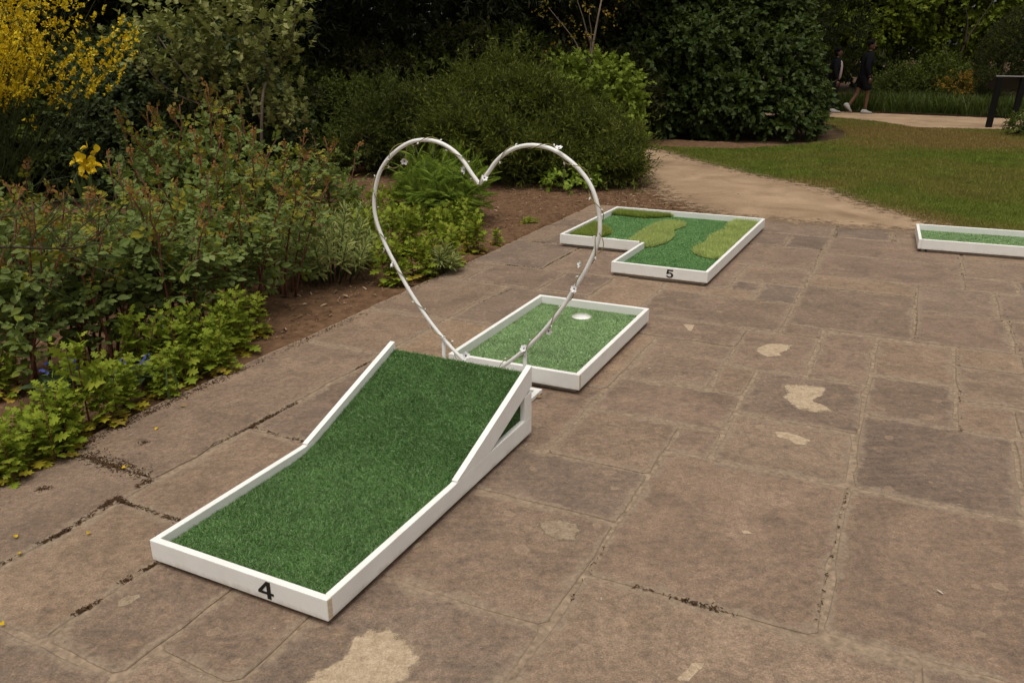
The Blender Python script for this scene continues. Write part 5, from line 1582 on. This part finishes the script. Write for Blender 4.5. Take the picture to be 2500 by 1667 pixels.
DARK = [(860, 15.5, 7.5, 2.6, .5, 'dark', 'dark evergreen tree in deep shade above the centre of the photo', 'evergreen_tree'),
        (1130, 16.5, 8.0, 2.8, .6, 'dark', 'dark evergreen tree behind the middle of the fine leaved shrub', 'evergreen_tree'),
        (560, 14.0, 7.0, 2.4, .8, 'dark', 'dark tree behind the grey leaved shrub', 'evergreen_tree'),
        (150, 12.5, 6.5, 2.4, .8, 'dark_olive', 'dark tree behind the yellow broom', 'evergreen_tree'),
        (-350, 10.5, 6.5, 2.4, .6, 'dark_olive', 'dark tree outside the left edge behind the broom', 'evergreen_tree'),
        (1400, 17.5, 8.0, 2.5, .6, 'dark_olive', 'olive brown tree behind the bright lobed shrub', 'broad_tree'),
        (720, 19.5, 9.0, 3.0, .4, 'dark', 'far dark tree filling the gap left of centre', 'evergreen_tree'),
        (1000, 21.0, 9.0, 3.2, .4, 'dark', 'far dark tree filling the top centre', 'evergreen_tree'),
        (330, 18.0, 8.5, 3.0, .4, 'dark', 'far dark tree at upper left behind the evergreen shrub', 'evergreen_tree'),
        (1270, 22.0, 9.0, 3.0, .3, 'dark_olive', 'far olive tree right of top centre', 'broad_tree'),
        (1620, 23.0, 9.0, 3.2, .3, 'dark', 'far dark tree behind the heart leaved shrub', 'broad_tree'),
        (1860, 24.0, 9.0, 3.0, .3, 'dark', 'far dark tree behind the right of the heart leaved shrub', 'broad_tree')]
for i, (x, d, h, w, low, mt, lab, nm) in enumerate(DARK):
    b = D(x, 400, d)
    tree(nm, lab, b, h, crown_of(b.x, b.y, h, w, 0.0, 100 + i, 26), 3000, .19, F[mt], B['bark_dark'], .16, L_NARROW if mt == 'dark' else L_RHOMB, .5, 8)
UND = [(720, 13.5, 1.5), (820, 14.2, 1.7), (930, 14.0, 1.6), (1040, 14.6, 1.8), (600, 12.4, 1.5), (1330, 14.8, 1.6), (1230, 15.0, 1.8), (1130, 14.4, 1.8), (480, 12.0, 1.6), (330, 11.6, 1.5), (180, 11.0, 1.6), (60, 10.2, 1.5), (-80, 9.2, 1.5), (1460, 15.6, 1.7), (1560, 19.5, 1.8)]
UNL = ['left of the central gap', 'in the central gap', 'behind the dark side shrub', 'behind the left of the fine leaved shrub', 'behind the grey leaved shrub', 'behind the bright lobed shrub', 'behind the right of the fine leaved shrub', 'behind the top of the fine leaved shrub', 'behind the evergreen shrub', 'behind the left of the evergreen shrub', 'behind the broom flowers', 'behind the broom at the far left', 'beyond the left edge', 'between the lobed and the heart leaved shrubs', 'behind the left of the heart leaved shrub']
for i, ((x, d, h), lb) in enumerate(zip(UND, UNL)):
    b = D(x, 350, d)
    shrub('understory_shrub', 'dark understory shrub ' + lb, 'shrub', b, lobes_in((b.x, b.y, h * .55), (1.1, .8, h * .6), 7, (.5, .75), 300 + i, .0), 700, 8, L_RHOMB, .13, .3, F['dark_olive'] if i % 3 else F['far_mid'], B['bark_dark'], 4, 1.0, .1, 'dark understory shrubs')
# golden flecks: thin pale trunk with yellow leaves between the shrubs
b = D(1405, 300, 13.6)
tree('golden_tree', 'slender pale stemmed tree with a few golden leaves above the bright lobed shrub', b, 2.9, [(np.array(D(1400, 90, 13.6)), (.5, .4, .5)), (np.array(D(1440, 20, 13.6)), (.5, .4, .5)), (np.array(D(1340, 20, 13.7)), (.4, .4, .45)), (np.array(D(1390, -60, 13.6)), (.6, .5, .5))], 70, .055, leaf_mat('golden_leaf', [(.30, .17, .012), (.22, .15, .02), (.07, .07, .02)], .5, .3), B['bark_pale'], .035, L_OVAL, .3, 6, None, .3, 4)

# lighter trees and shrubs beyond the far path
LIGHT = [(2100, 27.5, 6.5, 2.1, .9, 'far_light', 'light green tree standing behind the two walkers'),
         (2260, 28.5, 7.0, 2.3, .7, 'far_light', 'light green layered tree right of the walkers'),
         (2020, 29.5, 7.0, 2.2, .5, 'far_mid', 'green tree left of the walkers behind the heart leaved shrub'),
         (2420, 30.0, 7.5, 2.6, .5, 'far_mid', 'green tree behind the clipped yew'),
         (2620, 27.0, 7.0, 2.4, .5, 'far_mid', 'green tree beyond the right edge of the photo'),
         (2800, 23.0, 7.0, 2.4, .5, 'far_mid', 'green tree far outside the right edge')]
for i, (x, d, h, w, low, mt, lab) in enumerate(LIGHT):
    b = D(x, 280, d)
    tree('garden_tree', lab, b, h, crown_of(b.x, b.y, h, w, low, 200 + i, 20), 1500, .19, F[mt], B['bark'], .14, L_OVAL if i < 2 else L_RHOMB, .55, 8, 'trees beyond the far path', .25)
b = D(2270, 260, 25.0)
shrub('spreading_shrub', 'low spreading green shrub right of the walkers behind the reeds', 'shrub', b, [LB(2200, 205, 25, (.8, .8, .5)), LB(2290, 190, 25.2, (.9, .8, .65)), LB(2360, 205, 25.2, (.8, .7, .55)), LB(2170, 235, 24.8, (.6, .6, .4)), LB(2260, 235, 24.7, (.9, .6, .4)), LB(2370, 245, 24.8, (.7, .6, .35))], 1000, 9, L_RHOMB, .11, .35, F['far_mid'], B['bark_dark'], 5)
b = D(2490, 300, 22.5)
shrub('clipped_yew', 'dark dome shaped clipped yew at the right edge', 'shrub', b, [LB(2520, 150, 22.0, (1.3, 1.2, 1.35)), LB(2530, 240, 22.0, (1.4, 1.2, .9))], 4200, 8, L_NARROW, .075, .12, F['yew'], B['bark_dark'], 4, 1.0, 0, None, .08, .2)
b = D(2325, 245, 24.4)
t_or = shrub('orange_flowered_plant', 'orange tinted flowering plant between the reeds and the yew', 'plant', b, [LB(2310, 208, 24.4, (.35, .3, .18)), LB(2360, 192, 24.4, (.3, .3, .18)), LB(2340, 225, 24.4, (.4, .3, .2))], 160, 7, L_RHOMB, .07, .2, F['orange'], B['green_stem'], 3, 1.0, 0, None, .01)
# thin leaning bare stems before the dark gap
t = thing('bare_sapling', 'thin leaning bare sapling between the layered tree and the yew', 'tree', D(2328, 240, 25.5))
off = -np.array(D(2328, 240, 25.5)) * (1, 1, 0)
t.location.z = 0
for L in ([(2328, 262), (2335, 180), (2355, 110), (2385, 60), (2420, 10), (2440, -40)], [(2331, 200), (2318, 150), (2306, 120), (2300, 108)], [(2355, 110), (2362, 60), (2358, 20)]):
    p = smooth([np.array(D(x, y, 25.5)) + off for x, y in L], 4)
    MB().tube(p, np.linspace(.035, .012, len(p)), 6).build('stem', B['bark'], t, True)

# reeds and border grass along the far path
def reeds():
    mb = MB()
    n = 5200
    x = rng.uniform(1990, 2560, n)
    yb = np.interp(x, [1990, 2030, 2250, 2560], [266, 269, 277.5, 290]) - np.abs(rng.normal(0, 4.5, n)) - .5
    P = np.array([tuple(G(a, b)) for a, b in zip(x, yb)])
    d = np.column_stack([rng.normal(0, .28, (n, 2)), np.ones(n)])
    h = rng.uniform(.2, .62, n)
    mb.leaves(strap(.03, .25, 3), P, frames(d, rdir(n)), h)
    mb.build('reed_border', F['reed'], None, kind='stuff', label='upright reeds and grasses along the far garden path', cat='grass')
reeds()
b = G(2500, 330)
wbush = shrub('white_flowered_bush', 'small dark bush with white flowers at the right edge by the lawn', 'shrub', b, [(np.array(b) + (0, 0, .2), (.38, .35, .24)), (np.array(b) + (.35, .1, .22), (.4, .35, .26))], 200, 7, L_RHOMB, .07, .15, F['far_mid'], B['bark_dark'], 2)
wf = MB(); n_ = 70
Pw = np.array(b) + np.column_stack([rng.uniform(-.25, .6, n_), rng.uniform(-.35, .1, n_), rng.uniform(.32, .48, n_)])
wf.leaves(L_RHOMB, Pw, frames(rdir(n_), UP + rng.normal(0, .5, (n_, 3))), rng.uniform(.025, .05, n_))
wb = wf.build('blossom', F['white_bloom'], wbush, kind='stuff')
wb.location = -Vector((b.x, b.y, 0))

# far woodland closing every gap to the sky
def woodland():
    mb = MB()
    n = 26000
    P = np.column_stack([rng.uniform(-40, 45, n), rng.uniform(33, 39, n), rng.uniform(0, 1, n) ** .9 * 9])
    P[:, 2] += np.sin(P[:, 0] * .7) * .8
    P[:, 2] = np.abs(P[:, 2])
    mb.leaves(L_RHOMB, P, frames(rdir(n), UP + rng.normal(0, .6, (n, 3)) + (0, -.8, 0)), rng.uniform(.35, .8, n))
    n = 9000
    Q = np.column_stack([rng.uniform(-26, -15, n), rng.uniform(-2, 34, n), rng.uniform(0, 1, n) * 8])
    mb.leaves(L_RHOMB, Q, frames(rdir(n), np.array([.8, 0, .6]) + rng.normal(0, .6, (n, 3))), rng.uniform(.35, .8, n))
    mb.build('woodland', F['dark'], None, kind='stuff', label='dark wood that closes the garden far behind', cat='woodland')
woodland()

# ------------------------------------------------------------------ information lectern by the path
def lectern():
    A, Bp = G(2413, 311), G(2466, 309)
    t = thing('information_lectern', 'black two-legged information lectern by the garden path', 'information board', A)
    off = np.array(A)
    mb_mat = plain('black_metal', (.006, .006, .006), .6, .2)
    side = unit(np.array([1.0, -.1, 0]))
    ax = unit(np.array([.35, .94, 0]))
    span = .62
    for k, (b0, tp) in enumerate((((2413, 311), (2434, 190)), ((2470, 309), (2492, 190)))):
        o = np.array(G(*b0)) - off
        d_ = G(*b0).y
        e = np.array(D(*tp, d_)) - off + (0, -.12, 0)
        w, dp = np.array([.055, 0, 0]), np.array([0, .035, 0])
        v = [o - w - dp, o + w - dp, o + w + dp, o - w + dp, e - w - dp, e + w - dp, e + w + dp, e - w + dp]
        MB().add(v, [(0, 3, 2, 1), (4, 5, 6, 7), (0, 1, 5, 4), (1, 2, 6, 5), (2, 3, 7, 6), (3, 0, 4, 7)]).build('leg', mb_mat, t)
    d_ = A.y
    L0, R0 = np.array(D(2432, 188, d_)) - off, np.array(D(2560, 190, d_)) - off
    lo = np.array([0, .34, -.24]); th = np.array([0, .012, .016])
    v = [L0, R0, R0 + lo, L0 + lo, L0 + th, R0 + th, R0 + lo + th, L0 + lo + th]
    MB().add(v, [(0, 3, 2, 1), (4, 5, 6, 7), (0, 1, 5, 4), (1, 2, 6, 5), (2, 3, 7, 6), (3, 0, 4, 7)]).build('panel', mb_mat, t)
    MB().tube([L0 + (0, .004, .012), R0 + (0, .004, .012)], .014, 6).build('panel_edge', plain('grey_metal', (.25, .24, .24), .4, .5), t)
lectern()

# ------------------------------------------------------------------ two people walking on the far path
def skin_mesh(name, verts, edges, radii, mat, parent, root=0, sub=2):
    me = bpy.data.meshes.new(name)
    me.from_pydata([tuple(v) for v in verts], edges, [])
    o = obj(name, me, parent)
    s = o.modifiers.new('skin', 'SKIN'); s.use_smooth_shade = True
    for i, r in enumerate(radii):
        sv = me.skin_vertices[0].data[i]
        sv.radius = r if hasattr(r, '__len__') else (r, r)
        sv.use_root = i == root
    m = o.modifiers.new('sub', 'SUBSURF'); m.levels = sub; m.render_levels = sub
    me.materials.append(mat)
    return o
SKIN = plain('skin_brown', (.12, .062, .04), .55, .3, .12, 20)
CLOTH = plain('black_cloth', (.008, .008, .010), .9, .1, .3, 60)
DENIM = plain('dark_trousers', (.010, .011, .016), .9, .1, .3, 60)
HAIR = plain('black_hair', (.006, .005, .005), .9, .1)
SHOE = plain('white_trainers', (.33, .32, .31), .6, .3, .2, 40)
SHIRT = plain('pink_white_shirt', (.42, .33, .33), .8, .1)
def ellipsoid(mb, c, r, n=14, k=9, mat=0):
    th = np.linspace(0, math.pi, k); ph = np.arange(n) * 2 * math.pi / n
    v = [(c[0] + r[0] * math.sin(a) * math.cos(b), c[1] + r[1] * math.sin(a) * math.sin(b), c[2] + r[2] * math.cos(a)) for a in th for b in ph]
    f = [(i * n + j, (i + 1) * n + j, (i + 1) * n + (j + 1) % n, i * n + (j + 1) % n) for i in range(k - 1) for j in range(n)]
    return mb.add(v, f, mat)
def shoe(p, ang, parent, m):
    mb = MB()
    pl = [(-.10, 0), (-.11, .05), (-.07, .105), (.01, .10), (.08, .06), (.15, .045), (.18, .02), (.17, 0)]
    n = len(pl); v = []
    for w, s in ((-.045, .9), (-.03, 1.0), (.03, 1.0), (.045, .9)):
        v += [(x * s + .005, w, z * (s if abs(w) > .04 else 1)) for x, z in pl]
    f = [tuple(range(n)), tuple(range(3 * n, 4 * n))[::-1]] + [(q * n + i, q * n + (i + 1) % n, (q + 1) * n + (i + 1) % n, (q + 1) * n + i)[::-1] for q in range(3) for i in range(n)]
    mb.add(v, f)
    o = mb.build('shoe', m, parent, True)
    o.matrix_basis = Matrix.Translation(p) @ Matrix.Rotation(ang, 4, 'Y')
def hand(mb, p, d, side):
    """palm and five curled fingers hanging along d"""
    d = unit(np.array(d)); p = np.array(p)
    f0 = unit(np.array([1.0, 0, 0]) - d * d[0])
    s0 = np.cross(d, f0)
    mb.tube([p, p + d * .045, p + d * .085], [.02, .034, .03], 8)
    for i, L in enumerate((.062, .072, .068, .052)):
        o = p + d * .08 + f0 * (.026 - .0175 * i)
        mb.tube([o, o + d * L * .5 + s0 * side * .006, o + d * L * .9 + s0 * side * .028], [.0095, .0085, .006], 6)
    o = p + d * .025 + f0 * .03
    mb.tube([o, o + d * .03 + f0 * .022, o + d * .062 + f0 * .022], [.011, .0095, .007], 6)
def walker(px, hgt, label, stride, shorts, shirt, seed, cap):
    b = G(*px)
    t = thing('person', label, 'person', b, rad(-4), 'people walking on the far path')
    k = hgt / 1.78
    S = lambda *p: np.array(p, float) * k
    # joints: walking toward +x
    hip = S(0, 0, .92)
    la, ra = S(-.33, .07, .12), S(.09, -.09, .09)
    lk, rk = S(-.10, .085, .48), S(.10, -.09, .50)
    chest, neck = S(.035, 0, 1.30), S(.06, 0, 1.50)
    head = S(.085, 0, 1.655)
    # body: one continuous figure
    V = [hip, S(.015, 0, 1.10), chest, neck, S(.075, 0, 1.56), S(0, .09, .88), lk, la, S(0, -.09, .88), rk, ra,
         S(.04, .17, 1.40), S(.0, .215, 1.13), S(.13, .20, .90), S(.03, -.17, 1.40), S(-.03, -.215, 1.13), S(.06, -.22, .89)]
    Eg = [(0, 1), (1, 2), (2, 3), (3, 4), (0, 5), (5, 6), (6, 7), (0, 8), (8, 9), (9, 10), (2, 11), (11, 12), (12, 13), (2, 14), (14, 15), (15, 16)]
    R = [(.12, .09), (.11, .085), (.13, .10), .055, .05, .085, .055, .036, .085, .056, .037, .055, .042, .028, .055, .042, .028]
    R = [tuple(q * k for q in r) if hasattr(r, '__len__') else r * k for r in R]
    body = skin_mesh('body', V, Eg, R, SKIN, t, 0)
    hm = MB()
    hand(hm, S(.13, .20, .885), (.25, 0, -1), 1)
    hand(hm, S(.065, -.222, .875), (.1, 0, -1), -1)
    hm.build('hands', SKIN, body, True)
    # head with face turned toward the camera
    mb = MB()
    ellipsoid(mb, head, S(.088, .082, .12))
    ellipsoid(mb, head + S(.03, -.01, -.06), S(.055, .052, .055))
    fd = unit(np.array([.8, -.6, 0])); sd = np.array([.6, .8, 0])
    mb.tube([head + fd * .07 * k + S(0, 0, .02), head + fd * .098 * k + S(0, 0, -.025), head + fd * .075 * k + S(0, 0, -.035)], [.010, .016, .008], 6)
    for s in (-1, 1):
        ellipsoid(mb, head + sd * s * .074 * k - fd * .0 + S(0, 0, -.01), S(.018, .012, .03), 8, 6)
    ho = mb.build('head', SKIN, t, True)
    fm_ = MB()
    for s in (-1, 1):
        ellipsoid(fm_, head + fd * .068 * k + sd * s * .032 * k + S(0, 0, .008), S(.012, .012, .008), 8, 6)
        ellipsoid(fm_, head + fd * .07 * k + sd * s * .032 * k + S(0, 0, .03), S(.016, .014, .005), 8, 6)
    ellipsoid(fm_, head + fd * .072 * k + S(0, 0, -.062), S(.018, .018, .007), 8, 6)
    fm_.build('face_features', HAIR, ho, True)
    hb = MB()
    for _ in range(34):
        d = rdir(1)[0]; d[2] = abs(d[2]) * .9 + .05
        if np.dot(d, fd) > .45 and d[2] < .65: continue
        ellipsoid(hb, head + d * np.array([.07, .068, .088]) * k + S(0, 0, .022), S(.052, .052, .048), 8, 6)
    if cap:
        ellipsoid(hb, head + S(-.05, 0, -.02), S(.07, .07, .10), 10, 7)
        ellipsoid(hb, head + S(-.09, 0, -.03), S(.06, .05, .02), 10, 6)
    hb.build('hair', HAIR, ho, True)
    # jacket
    JV = [S(.0, 0, .80), S(.01, 0, 1.05), S(.035, 0, 1.30), S(.055, 0, 1.46), S(.068, 0, 1.535), S(.045, .175, 1.41), S(.0, .222, 1.13), S(.115, .205, .93), S(.03, -.175, 1.41), S(-.03, -.222, 1.13), S(.05, -.225, .92)]
    JE = [(0, 1), (1, 2), (2, 3), (3, 4), (2, 5), (5, 6), (6, 7), (2, 8), (8, 9), (9, 10)]
    JR = [(.185, .15), (.175, .15), (.19, .15), (.10, .10), .072, .095, .075, .05, .095, .075, .05]
    JR = [tuple(q * k for q in r) if hasattr(r, '__len__') else r * k for r in JR]
    skin_mesh('jacket', JV, JE, JR, CLOTH, t, 0)
    if shirt:
        ellipsoid_b = MB(); ellipsoid(ellipsoid_b, S(.165, -.03, 1.17), S(.06, .085, .27)); ellipsoid_b.build('shirt', SHIRT, t, True)
    if shorts:
        PV = [S(0, 0, 1.0), S(0, 0, .88), S(-.01, .095, .80), S(-.05, .098, .57), S(.03, -.095, .80), S(.085, -.098, .55)]
        PR = [(.16, .13), (.165, .14), .125, .115, .125, .115]
        PE = [(0, 1), (1, 2), (2, 3), (1, 4), (4, 5)]
        nm = 'shorts'
    else:
        PV = [S(0, 0, .97), S(0, 0, .88), S(-.01, .095, .82), lk, la + S(0, 0, .03), S(.03, -.095, .82), rk, ra + S(0, 0, .02)]
        PR = [(.14, .115), (.15, .125), .105, .08, .062, .105, .08, .062]
        PE = [(0, 1), (1, 2), (2, 3), (3, 4), (1, 5), (5, 6), (6, 7)]
        nm = 'trousers'
    PR = [tuple(q * k for q in r) if hasattr(r, '__len__') else r * k for r in PR]
    skin_mesh(nm, PV, PE, PR, DENIM if not shorts else CLOTH, t, 0)
    shoe(S(-.345, .07, .135), rad(42), t, SHOE)
    shoe(S(.09, -.09, .0), 0, t, SHOE)
    return t
walker((2099, 277), 1.76, 'person in black top and shorts with white trainers walking right on the far path', 1, True, False, 1, False)
walker((2024, 275), 1.58, 'person in dark open jacket over a pale shirt half hidden by the heart leaved shrub', 1, False, True, 2, True)

# ------------------------------------------------------------------ small fallen things
PT = MB().leaves(leaf_oval(.4, .2, .1), np.zeros((1, 3)), np.eye(3)[None], np.array([1.0])).mesh('fallen_petal', [F['broom_flower']])
for k, (x, y, lab) in enumerate([(220, 1299, 'fallen yellow petal in front of the ramp corner'), (44, 1349, 'lower of two fallen yellow petals at the left edge'), (40, 1312, 'upper of two fallen yellow petals at the left edge'), (310, 1138, 'fallen yellow petal on the brown litter patch'), (297, 1141, 'second fallen yellow petal on the brown litter patch'), (385, 1043, 'fallen yellow petal on the paving above the litter'), (302, 1022, 'fallen yellow petal by the bed edge'), (3, 1518, 'fallen orange petal at the lower left edge')]):
    obj('fallen_petal', PT, None, lab, 'petal', 'fallen yellow petals', None, None, None, orient(G(x, y, .006), (random.uniform(-.4, .4), random.uniform(-.4, .4), 1), .018))
DL = MB().leaves(leaf_oval(.36, .12, .15), np.zeros((1, 3)), np.eye(3)[None], np.array([1.0])).mesh('dry_leaf', [leaf_mat('dry_leaf', [(.32, .22, .12), (.26, .17, .09)], .8, .1)])
for x, y, lab, s in ((440, 990, 'dry tan leaf on the paving near the bed', .035), (1322, 968, 'dry curled leaf beside the base of the heart', .03), (1752, 901, 'dark curled leaf on the paving right of the green', .022)):
    obj('dry_leaf', DL, None, lab, 'leaf', None, None, None, None, orient(G(x, y, .006), (.2, -.3, 1), s))
